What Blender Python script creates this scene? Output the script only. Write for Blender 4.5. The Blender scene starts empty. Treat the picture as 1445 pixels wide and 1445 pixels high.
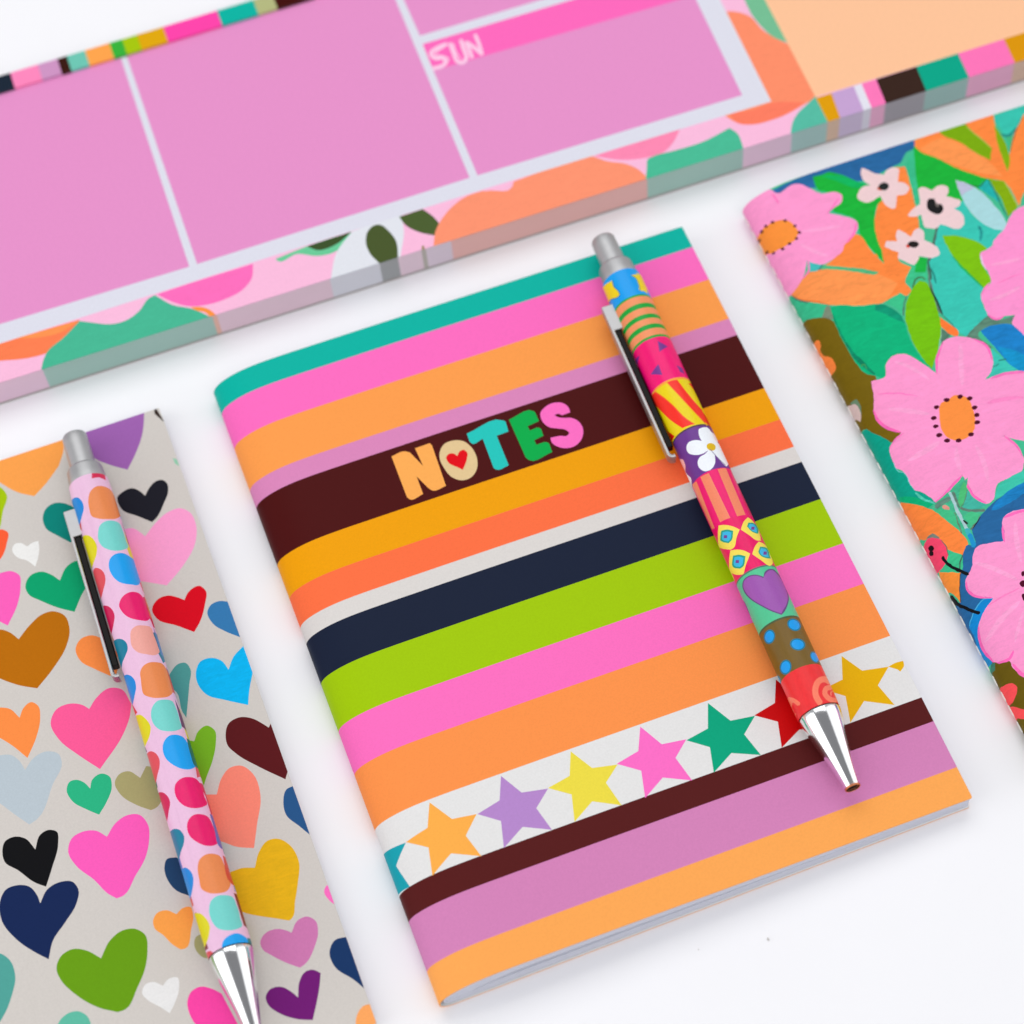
import bpy, bmesh, math, random
from mathutils import Vector, Matrix, Euler, noise
from mathutils.geometry import delaunay_2d_cdt
random.seed(4)
sc = bpy.context.scene
COL = sc.collection
MM = 0.001                       # everything below is worked out in millimetres
# ------------------------------------------------------------------ camera
F_PX, HALF = 3357.79, 722.5      # focal length in pixels of a 1445 px square picture
CAM_E = Euler((0.506293, 0.0612222, -0.356834), 'XYZ')
CAM_R = CAM_E.to_matrix()
CAM_T = Vector((-9.66625, -143.010807, 442.284462))
cam = bpy.data.objects.new('camera', bpy.data.cameras.new('camera'))
COL.objects.link(cam)
cam.location = CAM_T * MM
cam.rotation_euler = CAM_E
cam.data.sensor_width = 36.0
cam.data.lens = 36.0 * F_PX / 1445.0
cam.data.clip_start, cam.data.clip_end = 0.01, 50.0
sc.camera = cam

def ray(px, py):
    return CAM_R @ Vector(((px - HALF) / F_PX, -(py - HALF) / F_PX, -1.0))
def at_z(px, py, z):             # where the sight line through a photo pixel meets a level z
    d = ray(px, py)
    return CAM_T + d * ((z - CAM_T.z) / d.z)
# ------------------------------------------------------------------ colours
def lin(c):
    return tuple((x / 255 / 12.92 if x / 255 <= 0.04045 else ((x / 255 + 0.055) / 1.055) ** 2.4) for x in c)
def ink_of(c):                     # printing ink: the sheen of the card adds a little light of its own
    return tuple(max(0.001, (x - 0.008) * 0.98) for x in lin(c))
# ------------------------------------------------------------------ materials
def nodes(name):
    m = bpy.data.materials.new(name); m.use_nodes = True
    nt = m.node_tree; b = nt.nodes['Principled BSDF']
    return m, nt, b
def N(nt, t, **kw):
    n = nt.nodes.new(t)
    for k, v in kw.items():
        setattr(n, k, v)
    return n
def print_material(name, rough=0.5, grain=0.05, spec=0.07, bump=0.12, paint_scale=260.0, coat=0.0, fibre=(1, 1, 1), paint_k=1.3):
    """Printed card: ink colours are per-region of the mesh, plus fibre grain and (where the print is a painting) brush variation."""
    m, nt, b = nodes(name); L = nt.links
    at = N(nt, 'ShaderNodeAttribute', attribute_name='ink')
    tc = N(nt, 'ShaderNodeTexCoord')
    fine = N(nt, 'ShaderNodeTexNoise'); fine.inputs['Scale'].default_value = 2600; fine.inputs['Detail'].default_value = 2
    fm = N(nt, 'ShaderNodeMapping'); fm.inputs['Scale'].default_value = fibre
    L.new(tc.outputs['Object'], fm.inputs['Vector']); L.new(fm.outputs['Vector'], fine.inputs['Vector'])
    mp = N(nt, 'ShaderNodeMapping'); mp.inputs['Rotation'].default_value = (0, 0, 0.9); mp.inputs['Scale'].default_value = (1, 3.6, 1)
    L.new(tc.outputs['Object'], mp.inputs['Vector'])
    br = N(nt, 'ShaderNodeTexNoise'); br.inputs['Scale'].default_value = paint_scale; br.inputs['Detail'].default_value = 5
    br.inputs['Distortion'].default_value = 1.2
    L.new(mp.outputs['Vector'], br.inputs['Vector'])
    # value multiplier = 1 + grain*(fine-.5)*2 + alpha*(brush-.5)*k
    g1 = N(nt, 'ShaderNodeMath', operation='MULTIPLY_ADD'); L.new(fine.outputs['Fac'], g1.inputs[0]); g1.inputs[1].default_value = 2 * grain; g1.inputs[2].default_value = 1 - grain
    g2 = N(nt, 'ShaderNodeMath', operation='MULTIPLY_ADD'); L.new(br.outputs['Fac'], g2.inputs[0]); g2.inputs[1].default_value = paint_k; g2.inputs[2].default_value = -paint_k / 2
    g3 = N(nt, 'ShaderNodeMath', operation='MULTIPLY'); L.new(g2.outputs[0], g3.inputs[0]); L.new(at.outputs['Alpha'], g3.inputs[1])
    g4 = N(nt, 'ShaderNodeMath', operation='ADD'); L.new(g1.outputs[0], g4.inputs[0]); L.new(g3.outputs[0], g4.inputs[1])
    mul = N(nt, 'ShaderNodeVectorMath', operation='SCALE'); L.new(at.outputs['Color'], mul.inputs[0]); L.new(g4.outputs[0], mul.inputs['Scale'])
    L.new(mul.outputs[0], b.inputs['Base Color'])
    b.inputs['Roughness'].default_value = rough
    b.inputs['Specular IOR Level'].default_value = spec
    b.inputs['Coat Weight'].default_value = coat
    b.inputs['Coat Roughness'].default_value = 0.12
    bp = N(nt, 'ShaderNodeBump'); bp.inputs['Strength'].default_value = bump; bp.inputs['Distance'].default_value = 0.00006
    L.new(fine.outputs['Fac'], bp.inputs['Height']); L.new(bp.outputs['Normal'], b.inputs['Normal'])
    return m
def plain_material(name, col, rough=0.5, metal=0.0, noise_scale=900.0, amount=0.05, stretch=(1, 1, 1), bump=0.0, spec=0.5):
    m, nt, b = nodes(name); L = nt.links
    tc = N(nt, 'ShaderNodeTexCoord'); mp = N(nt, 'ShaderNodeMapping'); mp.inputs['Scale'].default_value = stretch
    nz = N(nt, 'ShaderNodeTexNoise'); nz.inputs['Scale'].default_value = noise_scale; nz.inputs['Detail'].default_value = 4
    L.new(tc.outputs['Object'], mp.inputs['Vector']); L.new(mp.outputs['Vector'], nz.inputs['Vector'])
    r = N(nt, 'ShaderNodeMix', data_type='RGBA')
    r.inputs['A'].default_value = (*[c * (1 - amount) for c in col], 1); r.inputs['B'].default_value = (*[min(1, c * (1 + amount)) for c in col], 1)
    L.new(nz.outputs['Fac'], r.inputs['Factor']); L.new(r.outputs['Result'], b.inputs['Base Color'])
    b.inputs['Roughness'].default_value = rough; b.inputs['Metallic'].default_value = metal; b.inputs['Specular IOR Level'].default_value = spec
    if bump:
        bp = N(nt, 'ShaderNodeBump'); bp.inputs['Strength'].default_value = bump; bp.inputs['Distance'].default_value = 0.00005
        L.new(nz.outputs['Fac'], bp.inputs['Height']); L.new(bp.outputs['Normal'], b.inputs['Normal'])
    return m
M_COVER = print_material('printed_card', rough=0.48, grain=0.075)
M_PAINT = print_material('painted_print_card', rough=0.48, grain=0.08, paint_k=1.8)
M_KRAFT = print_material('uncoated_printed_card', rough=0.6, grain=0.08, spec=0.07)
M_PAD = print_material('planner_print', rough=0.6, grain=0.11, spec=0.06)
M_BARREL = print_material('printed_barrel_film', rough=0.35, grain=0.07, spec=0.3, bump=0.1)
M_PAGES = plain_material('white_paper_edges', lin((216, 217, 229)), rough=0.7, noise_scale=1500, amount=0.05, stretch=(0.03, 1, 6), bump=0.2, spec=0.2)
M_CHROME = plain_material('polished_chrome', (0.86, 0.87, 0.88), rough=0.14, metal=1.0, noise_scale=500, amount=0.04)
M_STEEL = plain_material('satin_nickel', (0.5, 0.5, 0.505), rough=0.5, metal=1.0, noise_scale=700, amount=0.06)
M_BLACK = plain_material('painted_gap_shade', (0.004, 0.0035, 0.003), rough=0.3, metal=0.0, noise_scale=300, amount=0.2, spec=0.12)  # black that stands in for the shade beside the pen clip
M_HOLE = plain_material('dark_bore', (0.01, 0.007, 0.006), rough=0.6)
M_TINTED_LIP = plain_material('lip_reflection_tint', lin((205, 125, 85)), rough=0.28, metal=0.7)  # orange reflection of the surroundings put into the lip's metal colour
M_THREAD = plain_material('white_cotton_thread', lin((240, 238, 232)), rough=0.8, noise_scale=2500, amount=0.08, bump=0.3)
M_TABLE = plain_material('white_laminate', (0.925, 0.922, 0.948), rough=0.42, noise_scale=35, amount=0.012, spec=0.3)
M_CRUMB = plain_material('paper_crumb', (0.6, 0.58, 0.56), rough=0.8)
# ------------------------------------------------------------------ objects
def tag(o, label=None, cat=None, group=None, kind=None):
    for k, v in (('label', label), ('category', cat), ('group', group), ('kind', kind)):
        if v: o[k] = v
    return o
def empty(name, loc_mm, rz=0.0):
    o = bpy.data.objects.new(name, None); COL.objects.link(o)
    o.location = Vector(loc_mm) * MM; o.rotation_euler = (0, 0, rz); o.empty_display_size = 0.02
    return o
def mesh_obj(name, V, Fc, mat, parent=None, normals=None, inks=None, smooth=True):
    """V in mm, in the parent's frame. inks: one linear RGBA per face."""
    me = bpy.data.meshes.new(name)
    me.from_pydata([Vector(v) * MM for v in V], [], Fc)
    me.polygons.foreach_set('use_smooth', [smooth] * len(me.polygons))
    if inks is not None:
        a = me.attributes.new('ink', 'FLOAT_COLOR', 'FACE')
        flat = []
        for c in inks: flat.extend(c)
        a.data.foreach_set('color', flat)
    me.materials.append(mat)
    me.update()
    if normals is not None:
        me.normals_split_custom_set_from_vertices([Vector(n) for n in normals])
    o = bpy.data.objects.new(name, me); COL.objects.link(o)
    if parent: o.parent = parent
    return o
# ------------------------------------------------------------------ outlines
def parse(txt):
    out = []
    for w in txt.split():
        hard = w.endswith('!')
        x, y = w.rstrip('!').split(',')
        out.append((float(x), float(y), hard))
    return out
REG = dict(A=(0, 700, 3.6125), B=(0, 1045, 3.6125), M=(350, 1045, 3.6125), E=(0, 350, 3.6125), L=(700, 1045, 3.6125), K=(700, 700, 3.6125),
           R=(1045, 700, 3.6125), G=(1045, 350, 3.6125), H=(1045, 0, 3.6125), Z1=(0, 0, 3.6125), Z2=(350, 0, 3.6125), Z3=(700, 0, 3.6125),
           T=(70, 590, 7.225), T2=(90, 760, 7.225), T3=(150, 920, 7.225), T4=(200, 1080, 7.225), T5=(230, 1245, 7.225),
           P1=(820, 320, 7.225), P2=(880, 480, 7.225), P3=(960, 640, 7.225), P4=(1020, 800, 7.225), P5=(1060, 930, 7.225),
           F1=(1040, 130, 6.881), F2=(1235, 130, 6.881), F3=(1040, 330, 6.881), F4=(1235, 330, 6.881), F5=(1180, 530, 6.881),
           F6=(1235, 660, 6.881), F8=(1295, 830, 6.567), W=(540, 560, 4.8167), X=(0, 0, 1.0))
def spline(pts, closed=True, step=5):
    """Catmull-Rom through the points; a hard point is a corner."""
    n = len(pts); out = []
    for i in range(n if closed else n - 1):
        p1, p2 = pts[i], pts[(i + 1) % n]
        p0 = pts[i - 1] if (i > 0 or closed) else p1
        p3 = pts[(i + 2) % n] if (i + 2 < n or closed) else p2
        a, b = Vector(p1[:2]), Vector(p2[:2])
        d = (b - a).length
        def tang(q0, q1, q2, hard, own):
            if hard: return own
            u, v = Vector(q1[:2]) - Vector(q0[:2]), Vector(q2[:2]) - Vector(q1[:2])
            t = (u.normalized() if u.length else u) * v.length + (v.normalized() if v.length else v) * u.length
            s = u.length + v.length
            return t / s * d if s else own
        if p1[2] and p2[2]:
            out.append((a.x, a.y)); continue
        ta = tang(p0, p1, p2, p1[2], (b - a)); tb = tang(p1, p2, p3, p2[2], (b - a))
        for k in range(step):
            t = k / step; t2, t3 = t * t, t * t * t
            q = a * (2 * t3 - 3 * t2 + 1) + ta * (t3 - 2 * t2 + t) + b * (-2 * t3 + 3 * t2) + tb * (t3 - t2)
            out.append((q.x, q.y))
    if not closed: out.append(tuple(pts[-1][:2]))
    return out
def pix(reg, pts):
    x0, y0, k = REG[reg]
    return [(x0 + x / k, y0 + y / k) for x, y in pts]
def shape(reg, col, txt, paint=0.0, step=5):
    return (pix(reg, spline(parse(txt), True, step)), col, paint)
def dot(reg, col, cx, cy, rx, ry, rot=0.0, paint=0.0, n=18):
    c, s = math.cos(math.radians(rot)), math.sin(math.radians(rot))
    return (pix(reg, [(cx + rx * math.cos(a) * c - ry * math.sin(a) * s, cy + rx * math.cos(a) * s + ry * math.sin(a) * c)
                      for a in (2 * math.pi * k / n for k in range(n))]), col, paint)
def stroke(reg, col, txt, w, paint=0.0, taper=False):
    P = [Vector(p) for p in spline(parse(txt), False, 4)]
    Lf, Rt = [], []
    for i, p in enumerate(P):
        t = (P[min(i + 1, len(P) - 1)] - P[max(i - 1, 0)]).normalized()
        nrm = Vector((-t.y, t.x)); h = w / 2
        if taper: h *= 0.35 + 0.65 * math.sin(math.pi * min(1, max(0, (i + 0.3) / (len(P) - 0.4))))
        Lf.append(p + nrm * h); Rt.append(p - nrm * h)
    e = (P[-1] - P[-2]).normalized() * w * 0.35; s0 = (P[0] - P[1]).normalized() * w * 0.35
    return (pix(reg, [tuple(q) for q in Lf] + [tuple(P[-1] + e)] + [tuple(q) for q in reversed(Rt)] + [tuple(P[0] + s0)]), col, paint)
# ------------------------------------------------------------------ a printed sheet
def printed_faces(outline, layers, cuts):
    """outline, layers: polygons in sheet coordinates; later layers print over earlier ones. cuts: extra edges.
    Returns 2-D vertices, triangles and one ink per triangle."""
    verts, edges, faces, info = [], [], [], []
    def add(poly):
        i0 = len(verts); verts.extend(Vector(p) for p in poly)
        faces.append(list(range(i0, i0 + len(poly))))
    add(outline); info.append(None)
    for poly, col, paint in layers:
        clean = [poly[0]]
        for p in poly[1:]:
            if (Vector(p) - Vector(clean[-1])).length > 1e-3: clean.append(p)
        if (Vector(clean[0]) - Vector(clean[-1])).length < 1e-3: clean.pop()
        if len(clean) < 3: continue
        area = sum(clean[i - 1][0] * clean[i][1] - clean[i][0] * clean[i - 1][1] for i in range(len(clean)))
        if area < 0: clean.reverse()
        add(clean); info.append((*ink_of(col), paint))
    for a, b in cuts:
        i0 = len(verts); verts.extend((Vector(a), Vector(b))); edges.append((i0, i0 + 1))
    r = delaunay_2d_cdt(verts, edges, faces, 0, 1e-5, True)
    ov, oe, of, rv, re_, rf = r
    Fc, tint = [], []
    for f, src in zip(of, rf):
        if 0 not in src: continue
        top = max(src)
        if top == 0: continue
        Fc.append(f); tint.append(info[top])
    used = sorted({i for f in Fc for i in f}); mp = {o: k for k, o in enumerate(used)}
    return [ov[i] for i in used], [[mp[i] for i in f] for f in Fc], tint
def sheet_solid(P2, Fc, ink, to3d, thick):
    """Give a printed 2-D sheet its place in space and a real card thickness. to3d(s, v) -> point, normal."""
    V, Nn, Q, I = [], [], [], []
    pn = [to3d(*p) for p in P2]
    n0 = len(P2)
    for p, n in pn: V.append(p); Nn.append(n)
    ctr_ok = None
    for f, c in zip(Fc, ink):
        a, b, d = (pn[i][0] for i in f[:3])
        if ctr_ok is None or True:
            flip = (b - a).cross(d - a).dot(pn[f[0]][1]) < 0
        Q.append(list(reversed(f)) if flip else list(f)); I.append(c)
    if thick:
        for p, n in pn: V.append(p - n * thick); Nn.append(-n)
        for f, c in zip(list(Q), list(I)):
            Q.append([i + n0 for i in reversed(f)]); I.append((0.8, 0.8, 0.8, 0.0))
        cnt = {}
        for f, c in zip(Q[:len(Fc)], I):
            for i in range(len(f)):
                e = (f[i], f[(i + 1) % len(f)])
                if (e[1], e[0]) in cnt: cnt[(e[1], e[0])] = None
                else: cnt[e] = c
        for (a, b), c in cnt.items():
            if c is None: continue
            pa, pb = V[a], V[b]; na, nb = Nn[a], Nn[b]
            t = (pb - pa)
            nn = t.cross(na).normalized() if t.length > 1e-9 else na
            k = len(V)
            V.extend((pa, pb, pb - nb * thick, pa - na * thick)); Nn.extend((nn,) * 4)
            Q.append([k + 1, k, k + 3, k + 2]); I.append(tuple(0.92 * x + 0.03 for x in c[:3]) + (0.0,))
    return V, Q, Nn, I
# ------------------------------------------------------------------ setting
tb = [(-2500, -2500, 0), (2500, -2500, 0), (2500, 2500, 0), (-2500, 2500, 0)]
ground = mesh_obj('table_surface', tb, [[0, 1, 2, 3]], M_TABLE, smooth=False)
tag(ground, 'smooth white table surface under the stationery', None, None, 'structure')
# ------------------------------------------------------------------ stapled notebooks
TOPZ = [(111.0, 5.1), (92, 5.75), (72, 6.45), (55, 7.15), (40, 7.75), (28, 8.15), (20, 8.4), (15, 8.5), (11.5, 8.45), (9, 8.25), (6.5, 7.8), (4.4, 7.15), (2.8, 6.4),
        (1.5, 5.5), (0.6, 4.4), (0.12, 3.2), (0.1, 2.2), (0.5, 1.2), (1.3, 0.5), (2.6, 0.12), (4.5, 0.02), (111.0, 0.02)]
WID, HGT = 111.0, 148.0
def smooth_profile(pts):
    dense = spline([(p[0], p[1], i in (0, len(pts) - 1, len(pts) - 2)) for i, p in enumerate(pts)], False, 3)
    return [Vector(p) for p in dense]
class Profile:
    def __init__(s, pts):
        s.p = pts; s.s = [0.0]
        for a, b in zip(pts, pts[1:]): s.s.append(s.s[-1] + (b - a).length)
        s.n = []
        for i in range(len(pts)):
            t = pts[min(i + 1, len(pts) - 1)] - pts[max(i - 1, 0)]
            s.n.append(Vector((t.y, -t.x)).normalized())      # points outward (up on the top side)
        if s.n[0].y < 0: s.n = [-q for q in s.n]
    def at(s, q):
        q = min(max(q, 0.0), s.s[-1])
        for i in range(len(s.p) - 1):
            if q <= s.s[i + 1] + 1e-9:
                f = (q - s.s[i]) / max(1e-9, s.s[i + 1] - s.s[i])
                return s.p[i].lerp(s.p[i + 1], f), s.n[i].lerp(s.n[i + 1], f).normalized()
        return s.p[-1], s.n[-1]
    def hit(s, ou, oz, du, dz):
        """first crossing of a 2-D line with the profile -> (arc position, line parameter)"""
        best = None
        for i in range(len(s.p) - 1):
            a, b = s.p[i], s.p[i + 1]; e = b - a
            den = du * -e.y + dz * e.x
            if abs(den) < 1e-12: continue
            t = ((a.x - ou) * -e.y + (a.y - oz) * e.x) / den
            f = (du * (a.y - oz) - dz * (a.x - ou)) / den
            lo = -1e-6 if i > 0 else -9.0
            if lo <= f <= 1 + 1e-6 and t > 0 and (best is None or t < best[1]):
                best = (s.s[i] + f * e.length, t)
        if best: return best
        L = math.hypot(du, dz); far = None
        for i, a in enumerate(s.p):
            d = abs((a.x - ou) * dz - (a.y - oz) * du) / L
            if far is None or d < far[0]: far = (d, i)
        i = far[1]; a = s.p[i]
        t = ((a.x - ou) * du + (a.y - oz) * dz) / (L * L)
        return s.s[i] + (min(far[0], 6.0) + 0.3 if a.x < 40 else -min(far[0], 9)), t
PROF = Profile(smooth_profile(TOPZ))
S_END = PROF.s[-1]
SIL = {}
def lean(v, skew):                # a stapled book seldom lies quite square: the fold runs slightly askew
    return skew * (1 - v / HGT)
def book_uv(px, py, ox, oy=0.0, PROF=PROF, skew=0.0):
    d = ray(px, py)
    sh = 0.0
    for _ in range(3 if skew else 1):
        q, t = PROF.hit(CAM_T.x - ox - sh, CAM_T.z, d.x, d.z)
        sh = lean(CAM_T.y + d.y * t - oy, skew)
    if ox not in SIL:            # arc position where the fold turns out of sight
        SIL[ox] = max((s for s, n, p in zip(PROF.s, PROF.n, PROF.p) if p.x < 30 and n.dot(Vector((CAM_T.x - ox, CAM_T.z)) - p) > 0), default=PROF.s[-1])
    q += 5.0 * max(0.0, q - (SIL[ox] - 0.9)) if q < 140 else 0.0     # carry the print on round the fold
    return (q, CAM_T.y + d.y * t - oy)
def on_profile(prof, skew=0.0):
    def f(s, v):
        p, n = prof.at(s)
        return Vector((p.x + lean(v, skew), v, p.y)), Vector((n.x, 0, n.y))
    return f
book3d = on_profile(PROF)
CARD = 0.28
def ragged(poly, amp):
    """hand-painted edge: points every half millimetre, nudged by noise"""
    out = []
    for a, b in zip(poly, poly[1:] + poly[:1]):
        a, b = Vector(a), Vector(b); k = max(1, min(40, int((b - a).length / 0.5)))
        for i in range(k):
            p = a.lerp(b, i / k)
            q = noise.noise_vector(Vector((p.x * 1.1, p.y * 1.1, 3.3))) + 0.5 * noise.noise_vector(Vector((p.x * 2.7, p.y * 2.7, 9.1)))
            out.append((p.x + q.x * amp, p.y + q.y * amp))
    return out
def notebook(ox, layers_px, layers_sv, base, mat, label, oy=0.0, PROF=PROF, rough=0.0, skew=0.0, over=()):
    S_END = PROF.s[-1]
    root = tag(empty('notebook', (ox, oy, 0)), label, 'notebook', 'pocket notebooks laid side by side')
    lay = [([(-5, -5), (S_END + 5, -5), (S_END + 5, HGT + 5), (-5, HGT + 5)], base, 0.0)]
    lay += layers_sv
    own = [([book_uv(x, y, ox, oy, PROF, skew) for x, y in poly], c, pt) for poly, c, pt in layers_px]
    if rough: own = [(ragged(poly, rough), c, pt) for poly, c, pt in own]
    lay += own
    lay += list(over)
    r = 0.4
    out = []
    for cx, cy, a0 in ((r, r, 180), (S_END - r, r, 270), (S_END - r, HGT - r, 0), (r, HGT - r, 90)):
        out += [(cx + r * math.cos(math.radians(a0 + k * 22.5)), cy + r * math.sin(math.radians(a0 + k * 22.5))) for k in range(5)]
    cuts = [((s, -3), (s, HGT + 3)) for s in PROF.s[1:-1]]
    P2, Fc, ink = printed_faces(out, lay, cuts)
    V, Q, Nn, I = sheet_solid(P2, Fc, ink, on_profile(PROF, skew), CARD)
    mesh_obj('cover', V, Q, mat, root, Nn, I)
    # folded sheets of paper, nested inside one another round the spine
    V, Q = [], []
    pr = PROF.p
    top = [p for p in pr[:len(pr)]]
    nose = min(range(len(pr)), key=lambda i: pr[i].x)
    def z_at(u, upper):
        rng = range(0, nose) if upper else range(nose, len(pr) - 1)
        for i in rng:
            a, b = pr[i], pr[i + 1]
            if min(a.x, b.x) - 1e-6 <= u <= max(a.x, b.x) + 1e-6 and abs(b.x - a.x) > 1e-9:
                return a.y + (b.y - a.y) * (u - a.x) / (b.x - a.x)
        return pr[nose].y
    def nest(q, creep, slit=False):
        res = []
        sh = 1 - (1 - q) * 0.06
        for p in pr:
            mid = (z_at(p.x, True) + z_at(p.x, False)) / 2
            z = mid + (p.y - mid) * (q if not slit else max(0.003, 0.085 * (1 - p.x / 78)))
            res.append(Vector((WID - 0.22 - creep - (WID - p.x) * sh * (WID - 0.5 - creep) / WID, z)))
        return res
    y0, y1 = 0.35, HGT - 0.35
    NS = 9
    for k in range(NS):
        qa = 0.885 - k * 0.0965
        a, b = nest(qa, 0.10 * (k % 3)), nest(qa - 0.080, 0.10 * (k % 3))
        if k == NS - 1: b = nest(0.05, 0.10 * (k % 3), True)
        loop = a + list(reversed(b)); n = len(loop); i0 = len(V)
        V += [(p.x + lean(y0, skew), y0, p.y) for p in loop] + [(p.x + lean(y1, skew), y1, p.y) for p in loop]
        for i in range(n):
            j = (i + 1) % n
            Q.append([i0 + i, i0 + j, i0 + n + j, i0 + n + i])
        m = len(a)
        for i in range(m - 1):
            q = [i0 + i, i0 + n - 1 - i, i0 + n - 2 - i, i0 + i + 1]
            Q.append(q); Q.append([x + n for x in reversed(q)])
    o = mesh_obj('pages', V, Q, M_PAGES, root, smooth=False)
    bm = bmesh.new(); bm.from_mesh(o.data); bmesh.ops.recalc_face_normals(bm, faces=bm.faces); bm.to_mesh(o.data); bm.free()
    return root
# ------------------------------------------------------------------ striped notebook
def v_edge(x, y): return at_z(x, y, 5.1).y
STRIPES = [((0, 182, 165), None), ((255, 112, 194), (977, 348.5)), ((255, 160, 82), (999.5, 394.3)), ((221, 138, 188), (1028, 449.7)), ((80, 29, 29), (1039.9, 472.6)),
           ((243, 163, 0), (1077.6, 547.9)), ((255, 116, 72), (1098.8, 592.5)), ((222, 217, 213), (1118.4, 631)), ((36, 43, 62), (1130.8, 651.7)), ((164, 203, 22), (1155.7, 704.9)),
           ((255, 115, 194), (1188.9, 767)), ((255, 150, 80), (1215.8, 824.6)), ((231, 230, 229), (1255.4, 897.4)), ((91, 37, 37), (1299.7, 984.3)), ((214, 134, 186), (1315.7, 1018.3)), ((255, 171, 90), (1349.5, 1082.6))]
sv = []
for i, (c, p) in enumerate(STRIPES):
    hi = HGT + 4 if p is None else v_edge(*p)
    lo = -4 if i + 1 == len(STRIPES) else v_edge(*STRIPES[i + 1][1])
    sv.append(([(-4, lo), (S_END + 4, lo), (S_END + 4, hi), (-4, hi)], c, 0.0))
PK = (255, 115, 198)
px = [
 shape('M', (255, 177, 80), "925,315! 1040,400! 1165,375! 1110,485! 1190,590! 1035,575! 940,690! 920,545! 805,518! 915,445!"),
 shape('L', (184, 139, 205), "25,180! 130,265! 265,245! 205,345! 285,455! 135,440! 40,548! 25,410! -95,375! 18,305!"),
 shape('L', (240, 222, 75), "380,55! 490,140! 620,122! 560,215! 640,330! 490,310! 400,415! 385,275! 265,242! 375,180!"),
 shape('K', (255, 114, 200), "735,1175! 845,1265! 970,1240! 915,1335! 1000,1450! 850,1435! 760,1540! 740,1400! 615,1365! 725,1300!"),
 shape('K', (0, 168, 128), "1080,1055! 1195,1145! 1320,1120! 1265,1215! 1350,1320! 1200,1310! 1110,1410! 1090,1280! 970,1245! 1080,1185!"),
 shape('R', (200, 10, 26), "180,935! 290,1025! 400,1000! 350,1090! 430,1200! 300,1190! 210,1283! 190,1150! 70,1118! 175,1055!"),
 shape('R', (236, 182, 0), "515,815! 620,890! 755,870! 700,965! 785,1065! 630,1045! 560,1155! 535,1020! 420,985! 520,935!"),
 shape('R', (236, 182, 0), "753,870! 790,850 830,840! 833,865 815,895! 800,884!"),
 shape('M', (35, 165, 180), "660,550! 805,520! 755,640! 825,745! 690,760! 640,620!"),
 # the word NOTES
 shape('W', (255, 175, 90), "60,405! 150,370 185,378! 275,470! 220,350! 320,315! 335,330! 430,605! 340,637 310,620! 230,540! 275,660! 185,697 165,682!"),
 shape('W', (229, 200, 150), "388,375 420,320 480,297 550,302 610,352 641,420 640,490 600,548 540,567 470,545 415,480 388,420"),
 shape('W', (228, 5, 35), "432,410 450,388 485,386 507,402! 520,375 550,360 575,380 573,420 545,496! 500,475 450,450"),
 shape('W', (45, 200, 190), "572,250! 818,160 835,168! 855,235! 775,265! 857,465! 775,495 755,485! 680,285! 608,318 590,303!"),
 shape('W', (0, 175, 80), "858,155! 1025,97 1036,105! 1062,165! 985,200! 1000,228! 1068,212 1078,222! 1092,265! 1030,295! 1045,325! 1120,310 1132,318! 1152,375! 995,430 972,412!"),
 shape('W', PK, "1275,105! 1265,75 1230,45 1180,38 1110,65 1072,110 1085,165 1130,205 1190,215 1245,225 1268,245 1250,265 1210,265 1140,278! 1150,310 1195,340 1260,348 1320,325 1355,280 1362,220 1335,170 1280,143 1230,143 1185,135 1170,125 1190,115 1220,125!"),
]
notebook(0.0, px, sv, (255, 255, 255), M_COVER, 'notebook with colourful stripes, a row of stars and the word NOTES')
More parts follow.
